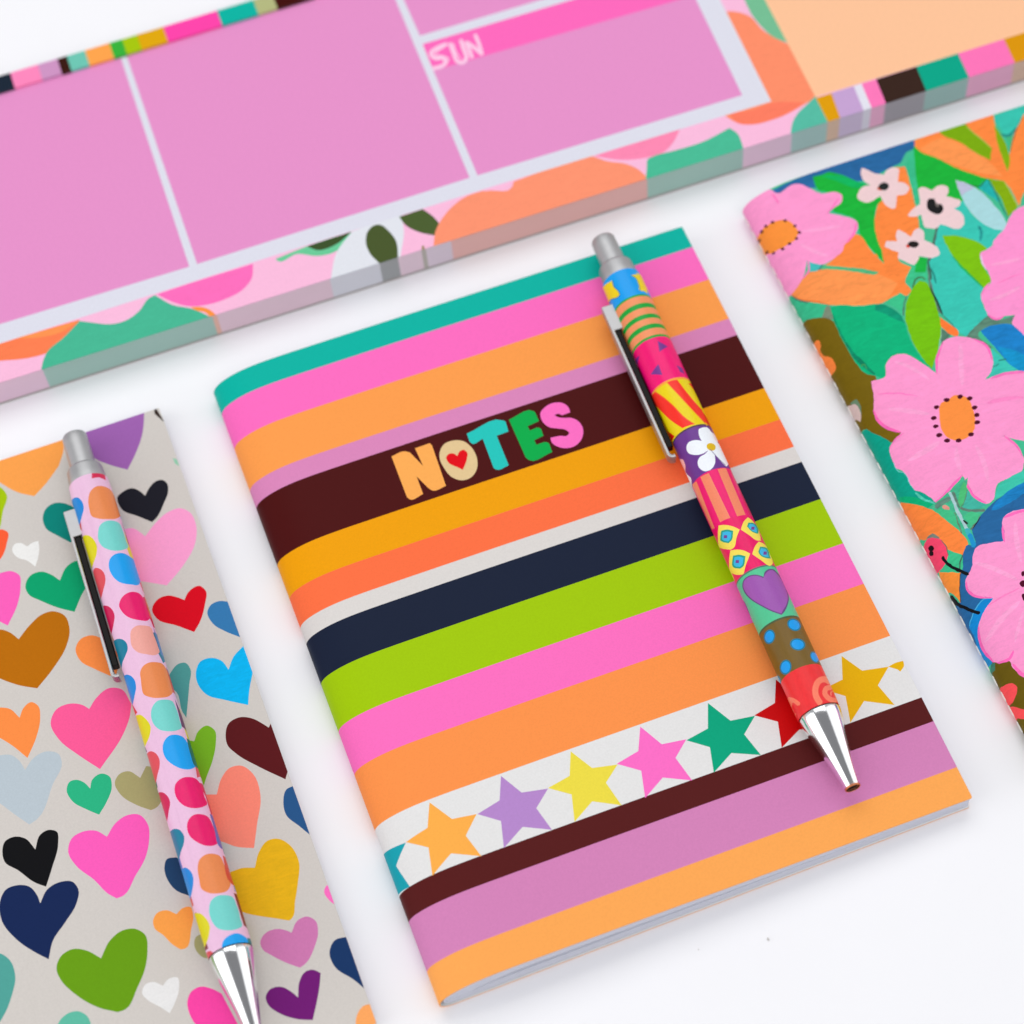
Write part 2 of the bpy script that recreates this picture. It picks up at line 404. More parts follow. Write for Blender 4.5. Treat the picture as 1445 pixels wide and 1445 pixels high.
# ------------------------------------------------------------------ heart notebook
hp = [
 shape('E', (255, 165, 82), "-80,1030! 315,955! 325,1020 300,1110! 235,1200 175,1265! 90,1245 0,1195 -60,1150"),
 shape('E', (170, 200, 20), "-40,1200! 10,1225 35,1260 15,1340 -5,1440 -40,1500!"),
 shape('E', (162, 102, 178), "380,900! 728,740! 735,850 725,950 690,1050 650,1130! 560,1105 480,1070 420,1000"),
 shape('E', (55, 42, 38), "785,800! 840,890! 788,845!"), shape('E', (150, 205, 175), "880,1072! 900,1075! 915,1112! 893,1100!"),
 shape('T', (38, 38, 46), "690,810 740,755 850,715 920,745 975,790! 1010,720 1090,640 1150,630 1200,670 1210,730 1160,880 1095,1010 1045,1060! 900,1000 735,930 700,870"),
 shape('A', (0, 137, 125), "218,110 230,70 270,38 320,35 365,50! 420,100! 400,200 360,237! 290,200 235,165"),
 shape('A', (255, 163, 211), "600,180! 680,165 715,185 740,205! 790,140 860,80 920,62 970,85 1000,150 995,240 930,360 850,455! 760,440 700,430 620,400!"),
 shape('A', (242, 241, 238), "62,275 75,245 110,240 140,255 160,240 195,228! 200,260 195,310 180,360! 140,330 85,310", 0.1),
 shape('A', (255, 98, 60), "-40,190! 10,170 40,185 35,240 10,310 -40,360!"),
 shape('A', (255, 100, 190), "-60,420! 10,390 60,383 100,405 105,460 90,550 40,660! 0,640 -60,600!"),
 shape('A', (0, 166, 112), "130,470 150,410 210,385 260,400 305,430! 340,360 390,330 450,345! 460,440 430,480 380,590! 300,570 200,530 150,505"),
 shape('A', (190, 112, 0), "-60,700! 0,680 50,695 95,730! 150,660 220,600 270,587 330,610 355,680 340,760 270,880 190,980! 100,965 0,930 -60,900!"),
 shape('A', (255, 145, 75), "385,780 410,730 470,710 520,725! 600,800! 580,915 560,916! 480,880 410,840"),
 shape('A', (222, 0, 40), "775,580 800,530 860,507 910,518 940,530! 960,490 1020,458 1050,485 1045,550 1020,640 990,693! 900,660 800,625"),
 shape('A', (60, 125, 180), "1057,590 1075,555 1120,535 1160,538! 1330,540! 1325,770! 1225,720 1150,690 1085,650"),
 shape('A', (0, 185, 245), "1000,890 1020,845 1080,825 1130,840 1165,885! 1190,820 1240,765! 1290,890! 1270,1000 1265,1065! 1150,1040 1050,1010 1005,950", 0.3),
 shape('A', (85, 160, 155), "870,900 910,855 945,850 970,880 965,960 950,1130! 930,1100 900,1000 840,960!"),
 shape('A', (125, 185, 45), "930,1240! 990,1250! 1010,1200 1055,1170 1095,1195 1100,1260 1080,1360 1050,1440 1040,1475! 1000,1420 940,1330"),
 shape('A', (95, 34, 37), "1150,1220 1165,1160 1220,1128 1290,1135 1330,1155 1370,1180! 1385,1150! 1410,1180! 1470,1385 1455,1444! 1320,1380 1200,1310 1160,1270"),
 shape('A', (255, 95, 155), "258,1160 285,1090 360,1058 420,1065 455,1085! 490,1030 560,978 620,985 670,1060! 660,1130 630,1210 510,1392! 400,1320 300,1240"),
 shape('A', (255, 145, 75), "-60,1090! 0,1078 50,1085 100,1130! 120,1080 160,1050 195,1070 205,1130 185,1230 140,1335! 60,1270 -60,1200!"),
 shape('B', (188, 200, 208), "-60,90! 0,75 60,75 100,105 128,150! 170,90 240,55 300,70 315,110 270,220 190,400 150,428! 80,380 0,320 -60,280!"),
 shape('B', (50, 184, 134), "340,255 355,210 390,200 430,215 460,245! 470,200 520,168 560,185 570,230 540,320 505,378! 440,350 370,310"),
 shape('B', (172, 165, 115), "585,215 610,170 660,157 700,180 715,190! 745,130! 820,140! 830,290 800,340 770,355! 700,330 610,270"),
 shape('B', (255, 140, 120), "1030,275! 1105,275! 1130,190 1170,140 1230,128 1290,170 1328,280 1310,430 1295,548! 1200,540 1145,520 1080,500! 1010,330!"),
 shape('B', (29, 29, 31), "12,570 25,515 75,490 130,500 180,555! 205,480 250,455 290,465 297,520 265,650 235,745! 180,725 90,660 25,620"),
 shape('B', (255, 97, 190), "348,570 365,500 420,465 490,460 545,490! 590,420 650,380 710,378 755,430 760,510 740,600 690,690 630,790 595,805! 550,780 480,710 390,640"),
 shape('B', (33, 47, 88), "0,820 30,760 90,737 150,745 190,790 205,830! 240,760 310,720 370,720 400,760 390,830 330,930 270,1020 248,1115! 180,1080 80,1010 10,920"),
 shape('B', (43, 72, 108), "838,650 850,605 900,595! 1010,700! 990,800 960,790! 900,765 860,720"),
 shape('B', (255, 165, 80), "780,920 800,880 850,865 900,885! 930,855 970,848 985,890 975,960 945,1060 920,1065! 880,1040 830,990 790,960"),
 shape('B', (172, 165, 115), "990,1040 1000,1000 1030,985! 1080,1100! 1050,1110 1010,1085"),
 shape('M', (236, 183, 36), "-90,670! -30,650 35,648! 55,570 100,510 150,500 210,530 260,620 255,720 240,820 225,905 210,918! 130,905 60,895 -10,880 -80,850!", 0.22),
 shape('B', (108, 160, 32), "288,1165 310,1100 370,1063 440,1070 515,1110! 560,1020 620,970 690,960 740,990 752,1070 740,1160 700,1260 640,1370 600,1385! 500,1360 380,1290 310,1220"),
 shape('B', (85, 165, 155), "-60,1090! 0,1085 50,1120 78,1200 60,1300 20,1400 -10,1445 -60,1480!"),
 shape('B', (237, 236, 235), "725,1290 740,1245 780,1230 830,1250! 860,1215 905,1208 913,1260 890,1340 865,1390! 820,1360 750,1320", 0.1),
 shape('B', (100, 190, 165), "280,1500! 310,1420 360,1385 400,1380 440,1400 475,1500!"),
 shape('B', (255, 75, 170), "955,1330 975,1280 1020,1255 1080,1265 1130,1290! 1220,1460! 1100,1500! 1000,1450 965,1390"),
 shape('M', (118, 38, 120), "90,1310 110,1270 165,1255 220,1280 255,1310! 262,1230 290,1180 330,1168 370,1185! 365,1250 345,1360 330,1425! 250,1420 150,1385 105,1350"),
 shape('M', (211, 126, 180), "62,1030 85,985 150,960 200,970 222,980! 250,920 300,897 345,920 357,970 340,1050 290,1140 265,1158! 200,1135 120,1095 75,1065"),
 shape('M', (48, 90, 140), "180,310 195,250 240,228! 310,200! 400,540! 335,495 260,435 195,380"),
 shape('M', (255, 115, 195), "388,770 400,740 430,730! 520,740! 520,880! 470,852 410,810"),
 shape('M', (36, 61, 105), "415,1080 440,1020 520,998! 620,980! 700,1330! 620,1285 540,1220 440,1150"),
 shape('M', (255, 170, 100), "548,1470! 555,1400 585,1355 650,1340! 760,1400! 760,1500! 550,1500!"),
]
# hearts of the part of the cover that lies outside the picture, so that the print goes on
rh = random.Random(11)
pal = [(255, 95, 190), (0, 166, 112), (33, 47, 88), (255, 145, 75), (222, 0, 40), (190, 112, 0), (0, 185, 245), (118, 38, 120), (125, 185, 45)]
HS = "0,-3 -3,-6 -7,-4 -7,1 -3,6 0,10! 5,5 8,0 7,-5 3,-6"
hearts_sv = []
for r_ in range(8):
    for c_ in range(5):
        cu, cv, k_ = 72 + c_ * 16 + rh.uniform(-3, 3) + 12, 8 + r_ * 18.5 + rh.uniform(-4, 4) , rh.uniform(0.55, 1.0)
        hearts_sv.append(([(cu - x * k_, cv - y * k_) for x, y in spline(parse(HS))], pal[rh.randrange(9)], 0.0))
THIN = Profile([Vector((p.x, 0.02 + (p.y - 0.02) * 0.6)) for p in smooth_profile(TOPZ)])      # fewer pages
notebook(-12.2 - WID, hp, hearts_sv, (212, 206, 200), M_KRAFT, 'grey-beige notebook printed with many coloured hearts, a spotted pen resting on it', oy=1.0, PROF=THIN)
# ------------------------------------------------------------------ floral notebook
BK = (30, 32, 36); WH = (240, 208, 210); FPK = (255, 155, 207); OR = (255, 138, 68); OR2 = (255, 152, 84); TEAL = (62, 199, 181); EM = (0, 181, 124)
GRN = (34, 180, 62); NV = (46, 105, 160); GG = (96, 138, 118); SEED = (82, 22, 44)
fl = [
 shape('F2', (60, 195, 175), "1140,240! 1445,110! 1700,60! 1600,900! 1300,600! 1250,420", 0.25),
 shape('F2', GRN, "365,520! 700,640 1150,850! 1000,960 850,1060 700,1080 400,1000!", 0.25),
 shape('F2', OR, "345,480! 1145,190! 1165,330 1200,520 1290,770! 1310,560 1350,400 1445,215! 1700,60! 1700,900! 1440,985 1400,1110! 1300,920 1250,860! 1100,840 960,800 800,740 600,640 430,570", 0.25),
 shape('F2', OR2, "430,550! 640,450 860,520 1110,680 1240,820! 1000,780 760,700 560,620", 0.3),
 shape('F2', (125, 172, 15), "600,360! 870,300! 1000,430 1090,510 1135,545! 1115,660! 980,590 830,490 640,405", 0.2),
 stroke('F2', (180, 190, 90), "890,335 1000,430 1120,530", 9, 0.2),
 shape('F2', (130, 175, 20), "1152,315! 1230,430 1290,560 1305,700 1285,770! 1230,620 1190,500", 0.2),
 stroke('F2', (45, 135, 125), "1225,410 1290,425 1370,350", 26, 0.4, True), shape('F2', (70, 185, 130), "1265,440! 1340,420! 1305,580!", 0.2),
 stroke('F2', (120, 90, 60), "1310,580 1350,420 1430,240", 9, 0.3, True),
 shape('F2', (135, 175, 22), "1110,850! 1250,860! 1330,1000 1380,1110 1290,1205! 1230,1050 1160,940", 0.2),
 stroke('F2', (190, 190, 100), "1255,865 1330,1000 1385,1110", 8),
 shape('F2', OR, "200,730! 290,725! 330,850 380,1050 430,1280 440,1600! 0,1600! 0,1200 40,1060 150,900", 0.25),
 shape('F2', (62, 190, 140), "288,720! 375,550! 390,750 420,1000 480,1320 470,1700! 425,1700! 425,1280 380,1050 330,850", 0.25),
 shape('F1', NV, "300,980! 730,780! 1445,535! 1720,440! 1720,540 1640,590 1590,680 1520,720 1400,780 1300,840 1150,870 900,900 740,930! 560,930 400,985", 0.4),
 shape('F1', GRN, "732,825! 900,775! 1050,815 1200,880 1330,900! 1450,1000 1360,1100 1335,1250 1360,1420 1400,1530 1435,1665! 1300,1520 1200,1400 1160,1250 1050,1190 930,1150 1020,1040 900,980 790,950", 0.3),
 shape('F1', (20, 182, 95), "800,810! 1000,812 1180,870 1320,900! 1150,930 960,860", 0.3),
 shape('F3', OR, "1150,0! 1200,20 1290,150 1430,290! 1400,150 1360,20! 1360,-60! 1600,-60! 1570,150 1570,260 1690,320! 1635,470 1690,550 1650,600! 1540,600 1440,660! 1200,600 800,400 680,380! 860,300 950,230 1010,170 1060,60", 0.25),
 shape('F3', OR2, "515,585! 600,480 700,380 850,350 1000,350 1200,365 1445,420 1560,480! 1500,580 1445,650 1250,690 1000,695 800,675 620,640", 0.3),
 stroke('F3', (225, 100, 50), "520,590 620,640 760,655 900,690", 12, 0.3, True),
 shape('F3', (85, 185, 130), "680,265! 830,300 1000,320 1250,345 1370,380 1330,400! 1000,350 850,345 750,350 690,370!", 0.3),
 shape('F3', (70, 190, 185), "680,262! 830,300! 790,350 690,370!", 0.3), stroke('F3', (60, 120, 120), "830,300 795,350", 12, 0.3),
 shape('F3', (62, 190, 142), "500,600! 600,640 700,660 880,690! 935,825! 860,840 680,860 640,840 560,760!", 0.35),
 shape('F3', (125, 140, 120), "870,695! 905,700! 940,830! 820,825!", 0.4), stroke('F3', (70, 120, 105), "530,610 620,655 700,665", 14, 0.4, True),
 shape('F5', (120, 99, 27), "-420,-510! -320,-510 -280,-540 -180,-560 -60,-550 -10,-520! 40,-400 140,-240 240,-90 380,10 420,100! 440,400 640,560! 530,650 350,560 270,520! 100,500! -300,100!", 0.18),
 shape('F3', OR, "740,1060! 790,1030 815,1080 810,1130 845,1190! 900,1195 950,1250 960,1310 920,1370! 780,1300!", 0.25),
 shape('F3', EM, "905,710! 1000,690 1200,705 1340,680! 1450,700 1630,860! 1672,1000 1772,1180 1892,1310 1960,1390! 1600,1500! 1340,1380 1250,1360 1150,1250 1050,1080 960,900", 0.25),
 stroke('F3', (0, 146, 106), "930,780 975,900 1010,980 1070,1080", 20, 0.6, True), stroke('F3', (0, 140, 104), "1060,1060 1120,1160 1190,1230 1260,1300 1330,1360", 44, 0.8, True),
 stroke('F3', (70, 160, 90), "1200,1290 1230,1270 1260,1310", 12, 0.5),
 shape('F4', (0, 150, 115), "0,690! 60,680 150,720 250,790 290,865! 200,830 100,780 0,740!", 0.5),
 shape('F4', (65, 195, 140), "90,660! 245,575! 312,612! 270,785! 200,720", 0.3), stroke('F4', (85, 125, 110), "302,610 280,700 272,790", 15, 0.4),
 shape('F4', (65, 195, 140), "290,470! 350,310! 400,280! 520,240! 510,420! 470,460 430,440 360,490!", 0.3), shape('F4', (35, 180, 70), "420,220! 510,240! 490,375! 380,370!", 0.2),
 shape('F4', (100, 130, 118), "500,300! 545,420! 590,560! 650,780! 600,760! 530,560!", 0.6),
 shape('F4', TEAL, "590,0! 610,-60 700,-190 780,-260! 860,-330! 900,-240 1000,-130 1130,-60! 1240,-30! 1180,40 1110,140! 1020,180 1110,470 1030,570! 1040,680 1110,790! 1000,880 890,1000! 820,960 700,840 620,700 570,560 530,400 520,270 560,120", 0.22),
 stroke('F4', (78, 108, 98), "600,-60 575,60 545,200 520,260", 24, 0.5), stroke('F4', (62, 110, 96), "515,260 530,360 545,440", 26, 0.7, True), stroke('F4', (40, 70, 60), "530,520 570,600 620,700 660,790", 22, 0.6, True),
 stroke('F4', (60, 140, 125), "650,780 720,850 800,940", 14, 0.6, True), stroke('F4', (45, 140, 130), "548,340 575,420 590,480", 22, 0.8, True),
 shape('F4', (128, 195, 25), "650,20! 760,15 900,40 1020,90 1085,140! 1020,200 1050,310 1120,470 1060,530! 950,420 850,320 750,210 680,90", 0.2),
 stroke('F4', (35, 178, 82), "750,215 820,300 900,380 1050,520", 20, 0.3, True),
 shape('F4', (120, 195, 25), "430,450! 490,470 550,580 610,760 640,900 620,1070 590,1200 550,1310! 470,1220 380,1080 320,930 290,800 310,650 370,520", 0.25),
 stroke('F4', (70, 110, 70), "370,520 390,450 430,420 480,440", 14, 0.5), stroke('F4', (150, 200, 170), "645,900 630,1050 605,1180", 8),
 shape('F4', (255, 125, 60), "630,810! 700,860 810,970 790,1000! 720,970 640,900!", 0.2),
 shape('F4', (90, 130, 110), "642,920! 735,980! 640,1095!", 0.5),
 shape('F4', GG, "885,1000! 950,920 1020,850 1100,790! 1200,830 1360,790! 1330,880! 1200,890 1050,920 1000,960 1145,1110! 1100,1110! 1000,1050", 0.6),
 shape('F4', (36, 130, 200), "1020,940! 1100,900 1200,880 1330,880 1400,930 1500,1000! 1600,1000! 1600,1450! 1400,1340 1300,1260 1150,1090", 0.4),
 shape('F4', (30, 150, 205), "1180,1090! 1400,1150 1600,1300! 1600,1440! 1400,1335 1290,1240", 0.4),
 shape('F4', (65, 198, 180), "1130,1110! 1300,1260 1445,1360! 1300,1380 1110,1400!", 0.3), stroke('F4', (50, 120, 110), "1200,1230 1270,1215", 12, 0.5), stroke('F4', (50, 120, 110), "1140,1290 1200,1265", 8, 0.5),
 shape('F2', (40, 180, 176), "990,920! 1090,840! 1150,950 1220,1080!", 0.4), stroke('F2', (50, 130, 110), "1090,845 1160,960 1230,1110 1290,1220", 16, 0.6, True),
 stroke('F2', (40, 110, 60), "900,890 1010,915 1080,850", 14, 0.5, True), stroke('F2', (45, 150, 145), "1010,1300 1030,1360 1020,1440", 30, 0.8, True),
 shape('F2', (172, 218, 223), "780,855! 900,890 1030,970 1150,1090 1240,1200 1280,1320 1270,1350! 1130,1320 1000,1240 900,1130 830,1000", 0.12),
 shape('F2', (190, 192, 216), "780,855! 880,885 960,930! 900,960 835,1010!", 0.2),
 shape('F2', WH, "-130,740 -90,750 0,790 80,805! 110,760 170,730 225,745 225,810 220,870! 290,885 330,930 310,980 260,1000 210,1000! 205,1080 190,1130 130,1120 80,1070 50,1010! 0,1040 -60,1070 -130,1060 -175,1020 -160,960 -100,910 -50,905! -110,860 -140,800", 0.06),
 dot('F2', (210, 110, 90), 50, 935, 30, 22), dot('F2', (42, 46, 46), 85, 915, 52, 37, -10),
 shape('F2', WH, "415,950! 450,920 500,930 550,955! 590,920 640,900 700,920 710,970 690,1010! 760,1030 830,1060 825,1090 770,1130! 850,1190 865,1260 840,1310 790,1330 700,1300 640,1285! 590,1320 540,1325 480,1310 460,1240 445,1190! 380,1210 320,1200 350,1150 430,1090! 430,1020", 0.06),
 shape('F2', (38, 37, 38), "500,1080 520,1040 570,1035 600,1080 630,1085 660,1110 655,1150 610,1185 560,1175 510,1130"), dot('F2', (120, 110, 105), 598, 1092, 14, 24, -40),
 shape('F4', WH, "90,110 110,75 160,70 215,75! 205,0 220,-40 270,-20 350,30! 370,-20 430,-55 470,-20 475,60! 560,100 610,140 625,195 570,230 480,225 430,215! 410,260 380,300 330,290 270,260 225,240 225,180! 150,150", 0.06),
 dot('F4', (225, 90, 78), 318, 120, 20, 17), dot('F4', (40, 36, 36), 372, 103, 55, 33),
 shape('F1', FPK, "-200,1300! 0,900! 330,950! 400,980 520,905 590,890 670,915 740,950 820,985 900,975 970,970 1025,1010 1010,1070 920,1140 890,1170! 1000,1200 1090,1220 1170,1265 1170,1330 1130,1400 1050,1480 1010,1560 960,1600 850,1670! 780,1670 680,1640! 670,1700 640,1800 580,1900 520,1975! 400,1850! 100,1700!", 0.16),
 stroke('F1', (255, 120, 190), "340,990 380,1040 400,1080", 22, 0.2, True), stroke('F1', (255, 118, 188), "1160,1270 1140,1360 1070,1460", 22, 0.2, True), stroke('F1', (255, 120, 190), "990,1030 940,1100 880,1175", 20, 0.2, True),
 stroke('F1', (255, 118, 188), "690,1640 700,1720 640,1810", 18, 0.2, True), stroke('F1', (255, 166, 212), "640,1350 820,1330 1000,1300", 34, 0.2, True), stroke('F1', (255, 166, 212), "620,1480 760,1550 880,1590", 34, 0.2, True),
 shape('F1', (255, 150, 65), "190,1420! 225,1370 270,1310 340,1270 430,1240 520,1260 570,1310 595,1360 575,1420 500,1480 400,1530 330,1570 270,1570 200,1500", 0.1),
 shape('G', FPK, "665,680! 740,650 740,600 770,555 840,540 900,570 1000,640! 1000,560 1030,480 1100,450 1190,465 1260,500 1285,560 1280,620 1250,670! 1330,640 1445,628! 1600,640! 1600,970! 1445,985! 1340,960! 1400,1000 1440,1060 1445,1100 1420,1150 1350,1180 1310,1200 1290,1280 1250,1305 1190,1270 1150,1190 1130,1155! 1080,1210 1040,1260 990,1300! 930,1270 860,1200 830,1140 790,1120 760,1020 800,965 820,940! 750,925 700,890 680,830 680,760", 0.15),
 stroke('G', (255, 108, 186), "680,830 705,885 755,920 815,938", 16, 0.3, True), stroke('G', (255, 112, 188), "1130,1160 1085,1205 1035,1262 990,1298", 14, 0.3, True), stroke('G', (255, 112, 188), "1145,1180 1190,1265 1250,1300", 14, 0.3, True),
 stroke('G', (255, 112, 188), "1190,465 1255,500 1284,570", 13, 0.3, True), stroke('G', (255, 112, 188), "1000,640 1002,560 1030,485", 13, 0.3, True), stroke('G', (255, 118, 190), "1345,958 1400,1000 1438,1060", 13, 0.3, True),
 stroke('G', (255, 122, 192), "1280,665 1350,640 1445,632", 16, 0.3, True), stroke('G', (255, 130, 196), "700,745 800,740 900,755", 9, 0.3, True), stroke('G', (255, 130, 196), "760,1020 800,965 830,945", 10, 0.3, True),
 stroke('G', (255, 166, 212), "760,820 860,830 960,845", 24, 0.3, True), stroke('G', (255, 166, 212), "860,1080 950,1030 1010,990", 30, 0.3, True), stroke('G', (255, 166, 212), "1120,500 1125,590 1130,700", 26, 0.3, True), stroke('G', (255, 140, 200), "1260,790 1340,770 1440,760", 22, 0.3, True),
 stroke('G', (255, 164, 211), "1100,1020 1105,1080 1120,1130", 26, 0.3, True), stroke('G', (255, 164, 211), "1200,1010 1240,1090 1260,1180", 26, 0.3, True), stroke('G', (255, 166, 212), "790,580 870,610 960,670", 18, 0.3, True),
 shape('F5', (255, 147, 70), "1015,270 1080,240 1150,190 1200,190 1290,230 1320,300 1340,380 1350,480 1320,560 1260,610 1160,630 1080,600 1020,510 1005,390", 0.1),
 shape('F4', (255, 150, 208), "1260,-50! 1200,10 1150,70 1140,110 1080,150 1020,190 1030,260 1070,330 1110,400 1120,480 1060,530 1025,590 1050,680 1100,780 1180,830! 1260,800 1360,790! 1330,860 1400,940 1445,985! 1700,1000! 1700,-300! 1445,-270 1390,-250 1330,-200 1290,-130", 0.15),
 stroke('F4', (255, 112, 190), "1095,780 1130,810 1180,828 1250,800", 20, 0.3, True), stroke('F4', (255, 122, 192), "1110,480 1060,530 1030,590", 14, 0.3, True), stroke('F4', (235, 205, 235), "1028,200 1040,280 1075,340", 14, 0.2, True),
 stroke('F4', (255, 166, 212), "1130,300 1240,280 1400,240", 30, 0.3, True), stroke('F4', (255, 166, 212), "1120,640 1240,600 1400,520", 34, 0.3, True), stroke('F4', (255, 130, 196), "1180,480 1300,430 1420,380", 14, 0.3, True),
 shape('F5', (0, 165, 140), "200,520! 290,515! 350,555 440,590 530,650! 515,710 560,850 600,930 660,940 720,1060 760,1110 830,1130 980,1240! 880,1290 750,1250 600,1225! 350,1000! 200,700!", 0.25),
 shape('F5', (0, 180, 122), "610,1180! 760,1180 880,1230 960,1250! 880,1290 750,1250 620,1225!", 0.3), stroke('F5', (90, 205, 180), "770,1140 830,1190 960,1240", 26, 0.8, True), stroke('F5', (120, 210, 215), "560,850 600,930 660,945 720,1060 760,1110", 7, 0.4),
 shape('F5', (110, 140, 112), "130,270! 200,230 235,290 245,380! 180,300", 0.3), shape('F5', (217, 192, 187), "60,300! 150,285 180,275 215,310 240,390 235,450! 200,430 100,400!", 0.1),
 # lower right: leaves, stems, the second large flower
 shape('F6', (66, 198, 172), "1160,310! 1200,170 1330,80 1445,20! 1700,-60! 1700,200! 1445,140! 1280,240", 0.3),
 shape('F6', (72, 184, 142), "500,400! 600,330! 700,240! 900,100! 900,350 1080,380! 1000,520 940,600! 850,620 800,570 700,470", 0.5),
 shape('F6', (70, 182, 162), "885,200! 960,300 1090,360! 1000,400 850,400!", 0.4),
 stroke('F6', (97, 138, 122), "590,380 680,320 720,300", 46, 0.7), stroke('F6', (100, 130, 118), "760,240 790,330 850,400 1060,410", 26, 0.7), stroke('F6', (95, 125, 112), "890,220 870,300 830,380", 16, 0.6), stroke('F6', (110, 130, 110), "770,440 800,530 840,640", 20, 0.7), stroke('F6', (110, 130, 110), "1010,470 960,560 930,600", 18, 0.7),
 dot('F6', (225, 150, 135), 685, 385, 38, 22, 20, 0.6), shape('F6', (80, 192, 122), "800,330! 830,190 865,130! 890,180 870,300 830,390!", 0.3), shape('F6', (72, 194, 138), "550,415! 660,400 760,430 800,540 830,625! 700,515!", 0.25), shape('F6', (75, 195, 138), "860,470! 920,430 1020,450! 970,540 930,570!", 0.25),
 shape('F6', OR, "180,330! 250,335! 400,360 550,410 700,520 830,630 905,740 850,850! 700,790 680,760 600,680 540,650 490,700 430,695! 300,640!", 0.28),
 shape('F6', NV, "1800,0! 1445,140! 1300,230 1180,310 1100,380 1000,500 940,600! 960,760 900,750 850,850 830,900 820,1040 830,1300! 780,1340! 900,1600! 1100,1900! 1400,1900! 1800,1200!", 0.35),
 stroke('F6', (36, 130, 196), "1560,120 1400,220 1280,300 1160,390", 110, 0.6, True), stroke('F6', (40, 60, 75), "1020,480 950,590", 12, 0.5, True),
 shape('F6', (68, 196, 140), "430,690! 480,700! 500,800! 440,720!", 0.3), shape('F6', (66, 196, 142), "690,790! 850,850! 832,1010 760,1020 640,1015! 690,920", 0.25), stroke('F6', (70, 110, 95), "850,850 825,920 825,1010", 12, 0.5),
 shape('F6', (255, 150, 65), "620,1010! 640,1015! 830,1020! 825,1180 828,1312! 760,1230 700,1200!", 0.25), stroke('F6', (70, 80, 70), "828,1030 820,1180 832,1300", 9, 0.4),
 shape('F6', (120, 135, 125), "500,690! 520,655 560,640 600,660 640,710! 560,690", 0.5),
 shape('F6', (250, 76, 112), "480,740 510,690 570,680 640,700 690,770 705,850 680,930 620,1015! 540,960! 480,860!", 0.2), stroke('F6', (100, 110, 100), "640,705 692,770 706,850", 10, 0.4, True),
 dot('F6', (36, 26, 30), 545, 785, 28, 33), dot('F6', (36, 26, 30), 545, 830, 22, 26),
 stroke('F6', (172, 205, 210), "725,240 760,330 800,420 850,520 900,610", 30, 0.2), stroke('F6', (70, 180, 190), "890,600 920,660", 46, 0.2), stroke('F6', (40, 148, 205), "920,650 960,760", 48, 0.2), stroke('F6', (45, 50, 50), "860,512 890,545", 20),
 shape('F8', (30, 140, 214), "720,90! 620,85 540,180 500,260 475,350 520,440 560,560 600,660! 700,700! 640,560 600,430 610,320 650,190", 0.35), stroke('F8', (80, 180, 225), "700,92 620,100 545,180 505,260 480,350", 9, 0.3),
 shape('F8', (107, 90, 28), "680,700! 740,640! 830,640! 920,760 985,780! 1300,800! 1300,1800! 985,1460! 850,1180! 770,1000! 690,780!", 0.2),
 shape('F8', (70, 130, 110), "680,700! 720,690! 715,760! 690,790!", 0.4), shape('F8', (40, 140, 200), "600,640! 690,630! 690,700! 650,720!", 0.3),
 shape('F8', (255, 86, 90), "740,930! 775,915! 830,890 880,880 920,920 910,1000 870,1070! 800,1060!", 0.15), shape('F8', (255, 86, 90), "830,1060! 880,1095! 985,1120! 1100,1160! 1100,1230! 985,1215 930,1210! 880,1180!", 0.15),
 shape('R', FPK, "1700,0! 1445,65! 1380,80 1340,110 1335,150 1345,180 1340,230! 1270,240 1200,265 1185,300 1180,360 1160,400 1145,440 1155,480 1190,510 1250,512 1290,520! 1240,590 1215,660 1215,720 1240,790 1280,840 1310,850! 1370,840 1390,880 1430,910 1445,920! 1700,1000!", 0.15),
 stroke('R', (255, 108, 186), "1215,670 1217,725 1245,795 1290,845", 16, 0.3, True), stroke('R', (255, 112, 188), "1150,440 1160,485 1200,510 1280,518", 14, 0.3, True), stroke('R', (255, 112, 188), "1345,110 1400,85 1470,70", 16, 0.3, True), stroke('R', (255, 112, 188), "1345,235 1340,200 1335,150", 12, 0.3, True),
 stroke('R', (255, 110, 188), "1310,850 1370,830 1390,790", 16, 0.3, True), stroke('R', (255, 112, 188), "1390,860 1430,905 1500,930", 22, 0.3, True),
 stroke('R', (255, 166, 212), "1200,340 1290,370 1400,420", 26, 0.3, True), stroke('R', (255, 166, 212), "1250,740 1320,640 1420,540", 28, 0.3, True), stroke('R', (255, 166, 212), "1400,140 1410,240 1430,330", 26, 0.3, True), stroke('R', (255, 135, 198), "1260,560 1340,510 1420,470", 9, 0.3, True), stroke('R', (255, 166, 212), "1400,740 1420,660 1440,590", 18, 0.3, True),
 dot('R', SEED, 1440, 395, 9, 12), dot('R', SEED, 1440, 447, 19, 17), dot('R', SEED, 1443, 515, 9, 18), dot('R', OR, 1520, 450, 60, 80),
 stroke('F6', BK, "655,870 690,920 740,960 800,990 900,1035", 33, 0.1), stroke('F6', BK, "740,1250 800,1325 860,1355 930,1385 1010,1412", 34, 0.1),
]
for cx, cy in ((238, 1358), (280, 1303), (345, 1265), (467, 1252), (565, 1300), (605, 1362), (577, 1422), (513, 1473), (445, 1522), (355, 1565), (292, 1555), (217, 1440)):
    fl.append(dot('F1', (70, 20, 45), cx, cy, 17, 14, -15, 0, 12))
for cx, cy in ((1072, 237), (1205, 205), (1298, 222), (1345, 310), (1365, 382), (1370, 455), (1312, 570), (1188, 630), (1075, 633), (1000, 578), (965, 492), (948, 412), (973, 307)):
    fl.append(dot('F5', SEED, cx, cy, 29, 20, -10, 0, 12))
FX = 125.7
rf = random.Random(5)
far_sv = []
